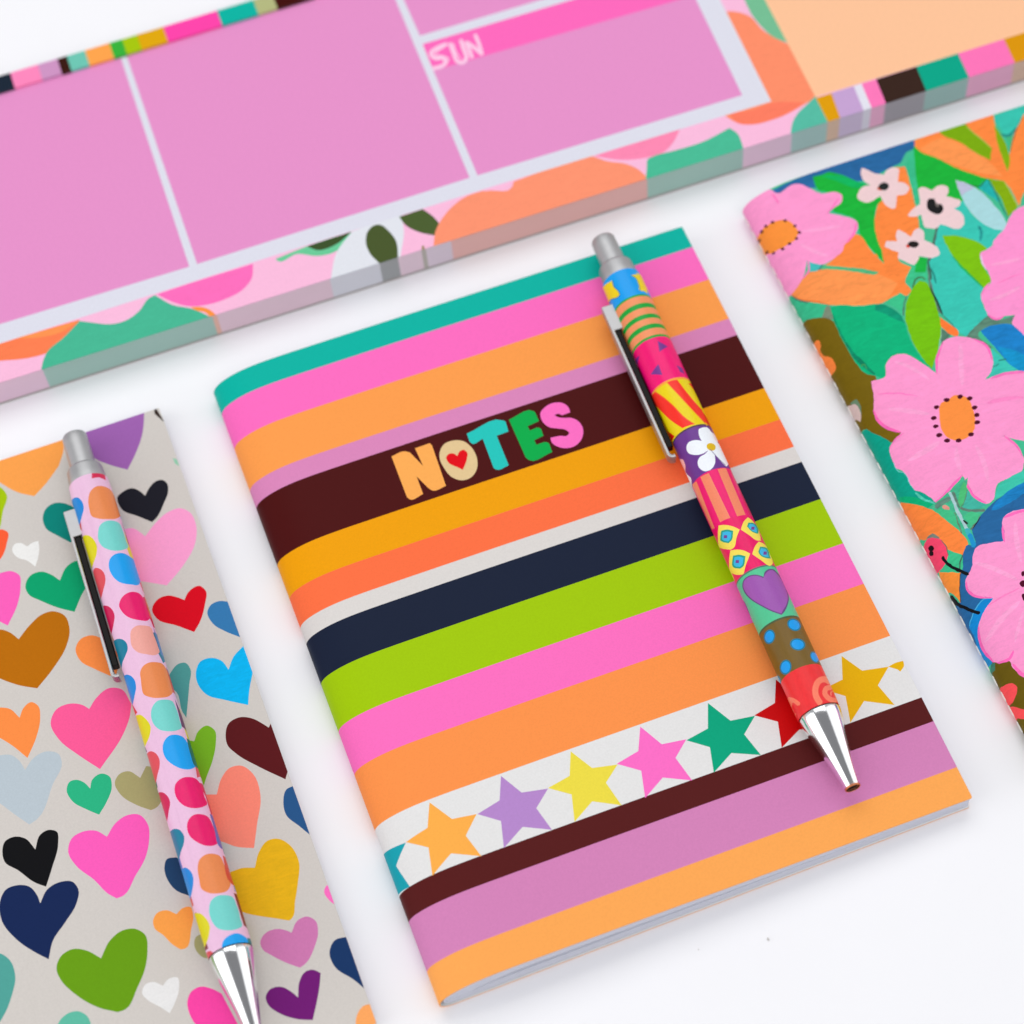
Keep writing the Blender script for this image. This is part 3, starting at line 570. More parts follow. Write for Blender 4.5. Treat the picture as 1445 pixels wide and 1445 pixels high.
for r_ in range(11):         # petals and leaves of the part of the cover outside the picture
    for c_ in range(9):
        cu, cv, k_ = -4 + c_ * 13 + rf.uniform(-4, 4), -2 + r_ * 15.5 + rf.uniform(-4, 4), rf.uniform(8, 13)
        ph = rf.uniform(0, 6)
        if (WID - cu) < 72 * cv / HGT + 1.25 * k_ + 3: continue
        if (c_ + r_) % 2:
            far_sv.append(([(cu + k_ * (0.75 + 0.25 * math.cos(5 * a)) * math.cos(a + ph), cv + k_ * (0.75 + 0.25 * math.cos(5 * a)) * math.sin(a + ph)) for a in (2 * math.pi * k / 40 for k in range(40))], FPK, 0.2))
            far_sv.append(([(cu + 2.4 * math.cos(a), cv + 3 * math.sin(a)) for a in (2 * math.pi * k / 16 for k in range(16))], (255, 147, 70), 0.1))
        else:
            far_sv.append(([(cu + k_ * 1.15 * math.cos(a) * math.cos(ph) - k_ * 0.5 * math.sin(a) * math.sin(ph), cv + k_ * 1.15 * math.cos(a) * math.sin(ph) + k_ * 0.5 * math.sin(a) * math.cos(ph)) for a in (2 * math.pi * k / 24 for k in range(24))], (EM, OR, TEAL, (125, 172, 15), NV)[(r_ * 3 + c_) % 5], 0.3))
fb = notebook(FX, fl, [], (72, 190, 146), M_PAINT, 'notebook with a painted pattern of big pink flowers and leaves, white stitches along its spine', rough=0.14, skew=1.35, over=far_sv)
# white thread along the fold
V, Q = [], []
def capsule(V, Q, a, b, r, n=8):
    ax = (b - a).normalized(); u = ax.orthogonal().normalized(); w = ax.cross(u)
    rings = []
    L = (b - a).length
    for t, k in ((0, 0.15), (0.06, 0.75), (0.15, 1), (0.85, 1), (0.94, 0.75), (1, 0.15)):
        i0 = len(V); c = a + ax * (L * t)
        for j in range(n):
            g = 2 * math.pi * j / n
            V.append(c + (u * math.cos(g) + w * math.sin(g)) * r * k)
        rings.append(i0)
    for p, q in zip(rings, rings[1:]):
        for j in range(n): Q.append([p + j, p + (j + 1) % n, q + (j + 1) % n, q + j])
    Q.append([rings[0] + j for j in reversed(range(n))]); Q.append([rings[-1] + j for j in range(n)])
nose_s = min(range(len(PROF.p)), key=lambda i: PROF.p[i].x)
sq = max(s for s, q in zip(PROF.s, PROF.p) if q.x < 20 and q.y > 2.3)
rs = random.Random(3)
for k in range(40):
    y = 2.5 + k * 3.62
    if y + 2.5 > HGT: break
    p, n = on_profile(PROF, 1.35)(sq, y); jit = rs.uniform(-0.12, 0.12)
    capsule(V, Q, p + n * 0.12 + Vector((0, 0, jit)), p + n * 0.12 + Vector((0, 2.4 + rs.uniform(-0.5, 0.4), rs.uniform(-0.2, 0.2))), 0.15)
mesh_obj('stitching', V, Q, M_THREAD, fb)
# ------------------------------------------------------------------ ballpoint pens
R_B = 4.42
def lathe(prof, n=48, cap0=True, cap1=True):
    """prof: (x, r) along the axis -> V, Q"""
    V, Q = [], []
    for x, r in prof:
        for j in range(n):
            a = 2 * math.pi * j / n
            V.append(Vector((x, r * math.sin(a), r * math.cos(a))))
    for i in range(len(prof) - 1):
        for j in range(n):
            k = (j + 1) % n
            Q.append([i * n + j, (i + 1) * n + j, (i + 1) * n + k, i * n + k])
    if cap0: Q.append([j for j in range(n)])
    if cap1: Q.append([(len(prof) - 1) * n + j for j in reversed(range(n))])
    return V, Q
def bevel_ring(prof, k=0.18):
    """double the points at sharp steps so that smooth shading keeps crisp edges"""
    out = []
    for i, (x, r) in enumerate(prof):
        if 0 < i < len(prof) - 1:
            a, b = Vector(prof[i - 1]), Vector(prof[i + 1]); p = Vector((x, r))
            t1, t2 = (p - a), (b - p)
            if t1.length and t2.length and t1.angle(t2) > 0.35:
                q1 = p - t1.normalized() * min(k, t1.length * 0.4); q2 = p + t2.normalized() * min(k, t2.length * 0.4)
                out += [tuple(q1), tuple((q1 + q2 + p * 2) / 4), tuple(q2)]; continue
        out.append((x, r))
    return out
def slab(V, Q, x0, x1, y0, y1, z0, z1, b=0.12):
    """box with chamfered long edges, running along x"""
    sec = [(y0 + b, z0), (y1 - b, z0), (y1, z0 + b), (y1, z1 - b), (y1 - b, z1), (y0 + b, z1), (y0, z1 - b), (y0, z0 + b)]
    i0 = len(V); n = 8
    for x, k in ((x0, 0), (x0 + b, 1), (x1 - b, 1), (x1, 0)):
        for y, z in sec:
            cy, cz = (y0 + y1) / 2, (z0 + z1) / 2
            f = 1 if k else 0.9
            V.append(Vector((x, cy + (y - cy) * f, cz + (z - cz) * f)))
    for i in range(3):
        for j in range(n): Q.append([i0 + i * n + j, i0 + i * n + (j + 1) % n, i0 + (i + 1) * n + (j + 1) % n, i0 + (i + 1) * n + j])
    Q.append([i0 + j for j in reversed(range(n))]); Q.append([i0 + 3 * n + j for j in range(n)])
def pen(end_px, ring_px, clip_px, zc, base, build, label):
    A, B = at_z(*end_px, zc), at_z(*ring_px, zc)
    ax = (B - A).normalized(); rz = math.atan2(ax.y, ax.x)
    Minv = Matrix.Rotation(-rz, 3, 'Z')
    root = tag(empty('ballpoint_pen', A, rz), label, 'pen', 'pens lying on notebooks')
    def surf(px, py):              # photo pixel -> unrolled barrel (along, around)
        o, d = Minv @ (CAM_T - A), Minv @ ray(px, py)
        a = d.y * d.y + d.z * d.z; b = o.y * d.y + o.z * d.z; c = o.y * o.y + o.z * o.z - R_B * R_B
        disc = b * b - a * c
        t = (-b - math.sqrt(max(0, disc))) / a
        p = o + d * t
        ph = math.atan2(p.y, p.z)
        if disc < 0:
            ph += math.copysign(min(0.75, 0.12 + (math.sqrt(p.y ** 2 + p.z ** 2) / R_B - 1) * 4.5), ph)
        return (p.x, R_B * ph)
    def axis_s(px, py):
        return (Minv @ (at_z(px, py, zc) - A)).x
    s_ring = (B - A).length
    layers_sv, layers_px, s0 = build(surf, axis_s, s_ring)
    W = math.pi * R_B
    lay = [([(s0 - 5, -W - 2), (s_ring + 5, -W - 2), (s_ring + 5, W + 2), (s0 - 5, W + 2)], base, 0.0)] + layers_sv
    un = [([surf(x, y) for x, y in poly], c, p) for poly, c, p in layers_px]
    lay += [([(s + 1.5, w + W * sg) for s, w in poly], c, p) for poly, c, p in un for sg in (1, -1)]   # the print goes on round the back
    front = 0.58 * W
    lay += un
    out = [(s0, -W), (s_ring, -W), (s_ring, W), (s0, W)]
    n = 60
    cuts = [((s0 - 3, -W + 2 * W * k / n), (s_ring + 3, -W + 2 * W * k / n)) for k in range(1, n)]
    P2, Fc, ink = printed_faces(out, lay, cuts)
    def to3d(s, w):
        a = w / R_B
        edge = max(0.0, 0.3 - (s - s0)) + max(0.0, 0.2 - (s_ring - s))
        r = R_B - edge * 0.5
        return Vector((s, r * math.sin(a), r * math.cos(a))), Vector((0, math.sin(a), math.cos(a)))
    V, Q, Nn, I = sheet_solid(P2, Fc, ink, to3d, 0)
    mesh_obj('barrel', V, Q, M_BARREL, root, Nn, I)
    # metal writing end with its open bore
    L = 16.6
    prof = [(s_ring + 0.02, 3.2), (s_ring + 0.02, 4.26), (s_ring + 0.5, 4.36)] + [(s_ring + 0.5 + (L - 0.5) * t, r) for t, r in ((0.1, 4.12), (0.2, 3.86), (0.3, 3.55), (0.42, 3.16), (0.53, 2.8), (0.65, 2.44), (0.76, 2.12), (0.87, 1.84), (0.95, 1.67))]
    prof += [(s_ring + L - 0.15, 1.62)]
    V, Q = lathe(prof, 56, False, False)
    tip = mesh_obj('metal_tip', V, Q, M_CHROME, root)
    lip = [(s_ring + L - 0.16, 1.61), (s_ring + L + 0.1, 1.62), (s_ring + L + 0.22, 1.58), (s_ring + L + 0.26, 1.5), (s_ring + L + 0.22, 1.42), (s_ring + L - 0.3, 1.4)]
    V, Q = lathe(lip, 40, False, False)
    mesh_obj('lip', V, Q, M_TINTED_LIP, tip)
    V, Q = lathe([(s_ring + L + 0.15, 1.412), (s_ring + L - 4, 1.35)], 32, False, True)
    Q = [list(reversed(q)) for q in Q]
    mesh_obj('bore', V, Q, M_HOLE, tip)
    # collar and push button at the other end
    prof = bevel_ring([(s0 - 4.3, 2.7), (s0 - 4.25, 3.45), (s0 - 3.7, 3.82), (s0 - 1.6, 3.98), (s0 + 0.05, 4.14), (s0 + 0.06, 3.0)], 0.12)
    V, Q = lathe(prof, 48, False, False)
    mesh_obj('collar', V, Q, M_STEEL, root)
    prof = [(0.0, 0.01), (0.02, 1.3), (0.12, 2.05), (0.4, 2.5), (0.8, 2.68), (2.5, 2.74), (s0 - 4.25, 2.8)]
    V, Q = lathe(prof, 48, False, False)
    mesh_obj('push_button', V, Q, M_STEEL, root)
    # pocket clip on the side of the barrel
    c0, c1 = axis_s(*clip_px[0]), axis_s(*clip_px[1])
    V, Q = [], []
    slab(V, Q, c0, c0 + 6.6, -6.75, -4.1, -0.9, 1.25, 0.15)       # bridge from the barrel
    slab(V, Q, c0 + 6.3, c1 - 0.6, -6.76, -6.1, -1.5, 1.25, 0.14)   # spring blade
    for t in range(7):                                            # curled end
        a0, a1 = t / 7 * 1.9, (t + 1) / 7 * 1.9
        r = 0.85
        p = lambda a: (c1 - 0.7 + r * math.sin(a), -6.42 + r * (1 - math.cos(a)))
        (x0, y0), (x1, y1) = p(a0), p(a1)
        i0 = len(V)
        dx, dy = x1 - x0, y1 - y0; l = math.hypot(dx, dy); nx, ny = -dy / l * 0.34, dx / l * 0.34
        for x, y in ((x0, y0), (x1 + dx * 0.1, y1 + dy * 0.1)):
            V += [Vector((x + nx, y + ny, -1.4)), Vector((x + nx, y + ny, 1.2)), Vector((x - nx, y - ny, 1.2)), Vector((x - nx, y - ny, -1.4))]
        for j in range(4): Q.append([i0 + j, i0 + (j + 1) % 4, i0 + 4 + (j + 1) % 4, i0 + 4 + j])
        Q.append([i0, i0 + 1, i0 + 2, i0 + 3]); Q.append([i0 + 7, i0 + 6, i0 + 5, i0 + 4])
    clip = mesh_obj('clip', V, Q, M_STEEL, root, smooth=False)
    bm = bmesh.new(); bm.from_mesh(clip.data); bmesh.ops.recalc_face_normals(bm, faces=bm.faces); bm.to_mesh(clip.data); bm.free()
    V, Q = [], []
    slab(V, Q, c0 + 6.4, c1 - 2.4, -6.08, -4.7, -1.2, 0.75, 0.2)  # added dark slab: painted shade and dark reflection between clip and barrel
    gap_slab = mesh_obj('clip_gap_shade', V, Q, M_BLACK, clip, smooth=False)
    bm = bmesh.new(); bm.from_mesh(gap_slab.data); bmesh.ops.recalc_face_normals(bm, faces=bm.faces); bm.to_mesh(gap_slab.data); bm.free()
    return root
def z1(reg, x, y): return pix(reg, [(x, y)])[0]
def patchwork(surf, axis_s, s_ring):
    S = lambda reg, x, y: surf(*z1(reg, x, y))[0]
    s0 = axis_s(877.5, 396)
    W = math.pi * R_B + 3
    def band(a, b, c, p=0.0): return ([(a, -W), (b, -W), (b, W), (a, W)], c, p)
    b1, b2, b3, b4, b5, b6, b7, b8 = (S('P1', 560, 700), S('P1', 790, 1118), S('P2', 540, 385), S('P2', 750, 866), S('P2', 950, 1308), S('P3', 560, 640), S('P3', 830, 1152), S('P4', 680, 505))
    b9 = S('P4', 850, 1002)
    sv = [band(s0 - 3, b1, (0, 160, 240), .05), band(b1, b2, (244, 150, 100), .05)]
    for a, b in ((b1 - .15, S('P1', 600, 706)), (S('P1', 640, 775), S('P1', 640, 824)), (S('P1', 700, 884), S('P1', 700, 928)), (S('P1', 745, 984), S('P1', 745, 1030)), (S('P1', 790, 1095), b2 + .1)):
        sv.append(band(a, b, (25, 165, 62), .1))
    sv += [band(b2, b3, (246, 25, 118), .15), band(b3, b4, (238, 214, 0), .05), band(b3 - .1, b3 + .45, (252, 168, 60)), band(b4, b5, (110, 58, 145), .1), band(b4 - .1, b4 + .3, (85, 65, 80)),
           band(b5, b6, (240, 22, 112), .2), band(b6, b7, (238, 22, 104), .2), band(b7, b8, (84, 198, 148), .05), band(b7 - .2, b7 + .15, (90, 120, 110)), band(b8, b9, (120, 93, 40), .2), band(b8 - .2, b8 + .2, (75, 90, 60)), band(b9, s_ring + 2, (240, 52, 56), .15)]
    YE = (240, 212, 15); RE = (250, 52, 40); SA = (246, 138, 104); DY = (248, 226, 92)
    P = [
     shape('P1', YE, "200,640! 260,580 315,550! 330,610 380,660 392,695 370,718 300,745! 270,800! 200,760!"), shape('P1', YE, "510,495! 560,485! 640,600! 680,680 640,655! 600,650 585,580 555,520!"),
     stroke('P1', (20, 110, 150), "322,552 335,610 382,660 394,695 370,720 300,748 285,790", 9), stroke('P1', (110, 150, 90), "515,498 555,520 585,580 603,650", 8),
     shape('P1', (120, 60, 145), "780,1165! 885,1222! 800,1275!"), shape('P2', (130, 50, 140), "110,205! 165,155! 148,262!"), shape('P2', (120, 60, 145), "355,245! 278,350! 395,355!"), shape('P2', (125, 55, 140), "540,255! 600,290! 620,345! 578,325!"),
     shape('P2', RE, "440,432! 490,412 548,404! 620,500 700,600 800,712! 850,850! 880,880! 790,800 680,690 560,560"),
     shape('P2', RE, "325,525! 280,575 275,605! 380,722 500,832 600,897! 728,856! 640,800 500,660 400,575"),
     shape('P2', (215, 35, 20), "375,840! 340,870! 440,1000! 500,1020! 520,978! 430,910"),
     stroke('P2', (245, 150, 40), "440,432 560,560 680,690 850,870", 8), stroke('P2', (245, 150, 40), "325,525 400,575 500,660 640,800 728,856", 8),
     shape('P2', (242, 246, 252), "770,905 800,892 850,890 890,930 925,1010 950,1090! 860,1100! 860,1070 800,1030 768,965"), shape('P2', (242, 246, 252), "640,1090 660,1045 720,1020 790,1025 880,1060! 880,1110! 800,1160 720,1170 660,1150"),
     shape('P2', (242, 246, 252), "755,1240 780,1190 830,1160 880,1100! 920,1130! 932,1190 930,1260 890,1318 820,1335 770,1300"), shape('P2', (242, 246, 252), "905,1030! 930,1020 965,1050 1010,1130 1070,1260 1050,1285 1010,1255 960,1200 905,1140!"),
     dot('P2', (226, 184, 10), 893, 1088, 48, 38, 20), stroke('P2', (120, 100, 150), "880,1110 915,1150 985,1225 1040,1275", 6),
     shape('P2', (236, 222, 232), "480,1095! 512,1095 535,1130 550,1190 545,1225! 515,1180"), shape('P2', (250, 190, 190), "560,1222 595,1212 625,1260 630,1320 622,1375! 580,1300"),
     shape('P3', SA, "120,315! 165,285! 350,760! 325,775!"), shape('P3', SA, "205,240! 290,200! 510,655! 405,700!"), shape('P3', SA, "380,160! 465,150! 665,625! 580,640!"), shape('P3', (225, 60, 100), "500,150! 520,160! 735,640! 715,640!"),
    ]
    for o, i_, c in (("390,735! 440,728 540,745 605,775! 575,850 545,960 515,980! 430,970 390,955! 383,830", "425,795! 480,785 530,797! 515,880 490,905! 440,895 415,880!", (462, 848)),
                     ("690,650! 730,680 800,790 822,888! 790,888 700,830 617,775! 650,690", "700,712! 745,715 790,790 785,812! 730,790 688,745!", (741, 762)),
                     ("510,990! 560,980 650,990 712,1020! 690,1080 670,1130 645,1228! 620,1235 520,1215 498,1190! 498,1080", "545,1050! 600,1042 655,1055! 630,1150 605,1165! 545,1150 535,1130!", (583, 1102)),
                     ("800,897! 850,920 920,1020 945,1115! 925,1142 820,1085 733,1025! 765,940", "818,958! 870,965 912,1062! 880,1060 810,1020 803,1000!", (866, 1016))):
        P.append(shape('P3', DY, o)); g = parse(i_); cx = sum(q[0] for q in g) / len(g); cy = sum(q[1] for q in g) / len(g)
        P.append((pix('P3', [(cx + (x - cx) * 1.16, cy + (y - cy) * 1.16) for x, y in spline(g)]), (35, 160, 140), 0.0))
        P.append(shape('P3', (60, 186, 232), " ".join(f"{cx + (q[0] - cx) * .86},{cy + (q[1] - cy) * .86}" + ("!" if q[2] else "") for q in g)))
        P.append((pix('P3', [(c[0] - 16, c[1] - 17), (c[0] + 17, c[1] - 15), (c[0] + 14, c[1] + 16), (c[0] - 20, c[1] + 15)]), (120, 60, 150), 0.0))
    P += [shape('P3', DY, "340,905! 375,930! 408,1015! 380,985!"), shape('P3', DY, "460,1155! 500,1200! 528,1300! 495,1245!"),
     shape('P4', (104, 74, 128), "198,190 213,130 255,95 320,78 380,87 415,100! 425,55 468,22 518,24 556,58 650,220 674,320 660,392 630,455 600,490! 500,455 395,402 292,340 228,275"),
     shape('P4', (160, 88, 176), "208,190 223,135 262,104 320,90 375,98 412,114! 438,66 472,36 512,36 546,66 638,222 662,320 646,388 615,440 598,474! 500,440 400,390 302,330 240,268", 0.1)]
    for cx, cy, rx, ry, ro in ((475, 712, 50, 66, 12), (727, 590, 66, 52, 32), (763, 790, 70, 54, 12), (640, 1022, 52, 68, 12), (938, 920, 36, 56, -32)):
        P.append(dot('P4', (10, 120, 150), cx, cy, rx * 1.14, ry * 1.14, ro)); P.append(dot('P4', (0, 158, 238), cx, cy, rx * .9, ry * .9, ro))
    P += [stroke('P5', (252, 128, 100), "705,450 662,380 655,300 690,225 745,205 800,230", 62), stroke('P5', (252, 128, 100), "860,425 790,400 752,350 765,300 810,290", 52), stroke('P5', (252, 128, 100), "850,330 815,335 815,370", 14), stroke('P5', (252, 128, 100), "380,408 430,420 485,460", 42)]
    return sv, P, s0
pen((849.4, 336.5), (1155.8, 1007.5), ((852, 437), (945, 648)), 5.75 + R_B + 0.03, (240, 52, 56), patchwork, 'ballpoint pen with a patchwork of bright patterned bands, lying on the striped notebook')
def spotted(surf, axis_s, s_ring):
    OG = (236, 140, 82); AQ = (118, 213, 205); YL = (222, 212, 22); BL = (0, 162, 240); BD = (0, 135, 215); CO = (222, 78, 88); MG = (235, 16, 108); MD = (208, 25, 85); TE = (0, 125, 155); RD = (214, 72, 60)
    P = [shape('T', (215, 45, 85), "430,520! 560,520! 575,636! 500,604! 430,616!"), shape('T', BD, "215,870 240,820 280,808 330,850 348,910 330,1000 300,1105! 250,1020 225,950!"), shape('T', OG, "395,820 420,740 480,695 550,695 620,730 670,820 700,920 720,1000 680,1025 600,1030 500,1025 430,1000 405,930"),
     shape('T', (205, 48, 45), "650,750! 695,840 740,1010! 700,930"), shape('T', AQ, "495,1160 510,1100 560,1055 640,1045 710,1070 740,1130 780,1250 800,1320 760,1340 600,1340 540,1310 500,1250"), shape('T', (130, 60, 110), "730,1055! 850,1375! 800,1280!"),
     shape('T', YL, "335,1240 345,1200 390,1195 450,1240 480,1300 475,1400 450,1470 420,1570! 380,1445! 345,1290"),
     shape('T2', BL, "458,270 475,200 530,155 600,148 670,180 720,220 750,330 780,440 770,465 680,468 560,440 490,370"), shape('T2', CO, "300,330 320,300 360,305 410,350 425,410 405,520 375,630! 330,500"), shape('T2', MG, "565,690 580,620 640,560 700,542 770,560 820,620 850,720 880,800 870,825 760,830 640,790 590,740", .15),
     shape('T2', MD, "390,690 440,685 490,720 517,780 510,860 480,1000! 400,760"), shape('T2', (225, 140, 90), "812,555! 930,880! 880,800!"), shape('T2', (240, 166, 155), "680,1020 690,930 740,890 810,885 880,900 920,990 960,1100 975,1160 940,1185 850,1180 740,1150 695,1100"), shape('T2', (70, 130, 195), "908,895! 1050,1260! 990,1180!"),
     shape('T2', TE, "495,1060 540,1025 590,1025 640,1065 652,1120 630,1190 600,1260 585,1380! 520,1200"),
     shape('T3', OG, "345,210 370,150 430,110 500,103 570,120 620,190 660,330 680,410 640,450 560,467 450,462 380,430 360,360 352,280"), shape('T3', RD, "605,140! 735,465! 680,410!"), shape('T3', BD, "170,270 200,232 240,238 290,290 303,360 290,440 268,545! 220,420"), shape('T3', AQ, "455,640 470,560 520,500 600,485 670,500 710,570 750,700 765,780 720,800 620,808 540,790 480,730"),
     shape('T3', (100, 40, 90), "698,480! 840,840! 770,760!"), shape('T3', YL, "300,650 340,640 400,680 450,760 445,840 410,930 385,990! 330,800"), shape('T3', BL, "575,990 590,910 640,855 710,843 780,865 830,930 870,1050 910,1170 870,1192 780,1193 680,1150 610,1090"), shape('T3', (0, 108, 98), "818,880! 870,890! 950,1200! 905,1165 860,1050"),
     shape('T3', CO, "410,1040 450,1012 500,1030 540,1090 545,1150 520,1260 495,1400! 440,1170"),
     shape('T4', MG, "335,260 345,190 400,135 470,118 550,135 600,190 640,320 665,400 620,425 530,437 430,410 360,340", .15), shape('T4', MD, "160,280 210,275 260,310 288,370 275,470 255,610! 200,420"), shape('T4', MG, "462,640 475,560 530,505 600,497 670,520 720,600 760,720 780,790 740,815 660,820 560,780 490,720", .15), shape('T4', (92, 112, 190), "692,495! 740,510! 850,870! 800,840 740,650"),
     shape('T4', TE, "285,680 330,648 380,655 430,720 430,790 400,880 375,985! 330,830"), shape('T4', OG, "570,1050 590,960 650,910 720,900 790,920 840,1010 880,1130 905,1220 870,1280 780,1305 680,1300 610,1260 585,1160"), shape('T4', RD, "825,920! 870,935! 965,1245! 910,1205"), shape('T4', BD, "405,1060 440,1042 490,1070 525,1140 525,1210 505,1320 488,1385! 440,1200"),
     shape('T5', AQ, "470,270 490,190 550,140 630,130 710,150 750,230 790,370 805,450 760,475 640,490 560,470 500,400"), shape('T5', (130, 40, 55), "722,110! 770,120! 895,500! 825,440!"), shape('T5', YL, "315,320 370,315 430,360 475,440 470,530 425,670! 360,460"), shape('T5', BL, "600,660 620,590 680,540 760,520 830,550 870,590 890,660 740,760!"), shape('T5', (0, 130, 130), "860,565! 910,565! 950,700! 880,650!"),
     shape('T5', CO, "440,720 470,700 520,730 500,820! 440,800!")]
    return [], P, axis_s(126.2, 684)
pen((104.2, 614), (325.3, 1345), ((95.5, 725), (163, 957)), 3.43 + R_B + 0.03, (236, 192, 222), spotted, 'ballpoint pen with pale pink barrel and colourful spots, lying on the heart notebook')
# ------------------------------------------------------------------ weekly planner pad
TH = -0.0278646; HP = 8.06
e_ = Vector((math.cos(TH), math.sin(TH), 0)); n_ = Vector((-math.sin(TH), math.cos(TH), 0))
FRONT = 164.25
pad = tag(empty('planner_pad', n_ * FRONT, TH), 'long pink weekly planner pad with a floral border, SUN heading and striped edges', 'desk planner')
def pad_ab(px, py, z=HP):
    p = at_z(px, py, z)
    return (p.dot(e_), p.dot(n_) - FRONT)
def Pshape(reg, col, txt, paint=0.0): return shape(reg, col, txt, paint)
aL, aR = -75.0, 268.0
bB = (pad_ab(0, 106.6)[1] + pad_ab(360, 5.5)[1]) / 2
bS = (pad_ab(0, 132.9)[1] + pad_ab(400, 12.5)[1]) / 2
CELL = (232, 148, 203); PBORD = (252, 190, 222); FRAME = (224, 224, 236); HOT = (255, 108, 190)
PL = [
 shape('E', (255, 130, 85), "-260,560! -100,520! 0,487 200,425 405,365! 400,400 330,470 250,530 150,560 0,575 -260,600!", .15), shape('E', (255, 150, 85), "80,460! 400,368! 330,420 200,455", .2),
 shape('E', (76, 186, 150), "222,800! 218,580 240,530 320,460 405,372! 470,380 560,388 640,370 710,320 760,255 790,240! 880,290 980,310 1060,345 1088,362! 1088,800!", .15),
 shape('E', (255, 114, 190), "800,236! 1000,170 1290,80! 1285,150 1240,210 1150,260 1050,290 950,295 880,275", .12),
 shape('E', (255, 150, 70), "970,300! 1040,303 1090,330 1112,370! 1112,700! 1085,700! 1080,370 1050,330 1000,318"),
 shape('Z2', (110, 205, 155), "140,1320! 300,1255 530,1180! 500,1240 430,1290 350,1305 250,1295 150,1330", .15), shape('Z2', (66, 86, 50), "300,1255! 530,1180! 450,1245 350,1275", .1),
 shape('Z2', (228, 230, 237), "425,1900! 425,1400 450,1290 530,1180! 780,1090! 795,1180 780,1290 768,1380! 768,1900!"),
 shape('Z2', (78, 92, 52), "670,1145 720,1180 755,1230 764,1300 764,1345! 764,1900! 672,1900! 672,1345! 620,1290 600,1230 610,1180 640,1150"), shape('Z2', (80, 98, 55), "770,1105! 890,1065! 950,1110 985,1160 990,1205! 920,1195 850,1175 800,1145"),
 shape('Z2', (150, 135, 80), "886,1255! 898,1250! 910,1800! 886,1800!"),
 shape('Z3', (255, 150, 115), "-232,1900! -232,1230! -265,1190! -220,1100 -150,1020 -60,975 80,955 90,925! 300,850 490,795! 560,820 660,835 720,860 768,900! 768,1900!", .12), shape('Z3', (255, 150, 115), "-318,1240! -312,1190 -265,1100 -150,1000 -60,970! -60,1300! -318,1900!", .12),
 shape('Z3', (255, 140, 180), "500,795! 700,730 940,655! 900,730 850,780 760,805 640,815", .12), shape('Z3', (78, 190, 152), "768,1900! 768,860 775,810 800,797 900,770 1060,720 1190,652! 1230,680 1260,752! 1260,1900!", .15),
 shape('H', (255, 145, 108), "-110,300! -110,60! -20,60 50,85 110,150 170,190 245,225! 390,495! 330,530 240,580 150,615 60,635 -20,625 -80,590!", .12), shape('H', (255, 128, 100), "-60,575! 60,560 160,525 330,520! 240,580 150,615 60,635 -20,625", .15),
 shape('H', (120, 192, 150), "20,0! 0,-120! 130,-120! 240,220! 160,185 110,140 60,80", .12), shape('H', (90, 190, 165), "258,1300! 258,660 265,625 290,580 340,530 384,488! 443,612! 443,1300!", .15),
]
def X(c, pts): return (pts, c, 0.0)
PL += [X((255, 198, 156), [(1079.6 - 130, -260), (1079.6, 0), (1150.8, 137), (1445, 47), (1800, -60), (1800, -260)]),
 X(FRAME, [(-200, 547), (0, 484.8), (350, 372.3), (700, 261.6), (1088.4, 143.1), (1016.4, 0), (900, -230), (-200, -230)]),
 X(CELL, [(-200, 518), (267.2, 376.3), (170.2, 81), (150, 20), (-200, 100)]), X(CELL, [(278.2, 372.6), (662.8, 250.8), (558.2, 0), (520, -90), (100, -90), (179.5, 81)]),
 X(CELL, [(611.6, 99.7), (673.9, 247.5), (1047.4, 134.3), (982.4, 0), (960, -46), (596.4, 62.3)]), X(HOT, [(596.4, 62.3), (611.6, 99.7), (965.7, -2.5), (947, -42)]), X(CELL, [(570, 0), (592.5, 50.5), (930, -50), (900, -120), (530, -95)])]
LT = (255, 205, 232)
PL += [stroke('Z2', LT, "1012,225 965,245 932,272 950,295 1000,298 1008,318 985,338 945,348", 20), stroke('Z2', LT, "1000,240 965,262 955,278 990,285 1022,300 1012,325 985,345", 6),
 stroke('Z2', LT, "1030,222 1050,275 1068,312 1095,318 1112,300 1100,250 1085,205", 20), stroke('Z2', LT, "1046,222 1064,272 1084,298", 6), stroke('Z2', LT, "1112,215 1128,255 1142,292", 19), stroke('Z2', LT, "1112,215 1150,240 1192,276", 19), stroke('Z2', LT, "1192,276 1178,225 1158,178", 19), stroke('Z2', LT, "1122,222 1172,262", 9)]
BARS = [((226, 160, 20), 1150.8, 1167.6), ((200, 165, 212), 1173, 1184.8), ((230, 228, 240), 1204.5, 1218), ((255, 124, 188), 1215.5, 1229.3), ((62, 44, 38), 1236, 1249.6), ((0, 168, 138), 1293, 1306.6), ((255, 120, 186), 1352, 1367.5), ((222, 152, 24), 1417, 1432.5), ((110, 200, 180), 1470, 1486), ((255, 165, 80), 1520, 1537), ((62, 44, 38), 1580, 1598), ((200, 165, 212), 1640, 1659), ((230, 228, 240), 1800, 1820)]
def front_y(x):
    K = [(-300, 636), (0, 542.4), (400, 416.4), (750, 303), (1100, 191.2), (1445, 85.8), (1900, -55)]
    for (x0, y0), (x1, y1) in zip(K, K[1:]):
        if x <= x1: return y0 + (y1 - y0) * (x - x0) / (x1 - x0)
    return K[-1][1]
def a_front(x): return pad_ab(x, front_y(x))[0]
def a_inner(x): return pad_ab(x, 137.5 - (x - 1150.8) * 0.3058)[0]
b_in = sum(pad_ab(x, 137.5 - (x - 1150.8) * 0.3058)[1] for x in (1160, 1250, 1400)) / 3
lay = [([(aL - 5, -5), (aR + 5, -5), (aR + 5, bB + 5), (aL - 5, bB + 5)], PBORD, 0.05)]
lay += [([pad_ab(x, y) for x, y in poly], c, p) for poly, c, p in PL]
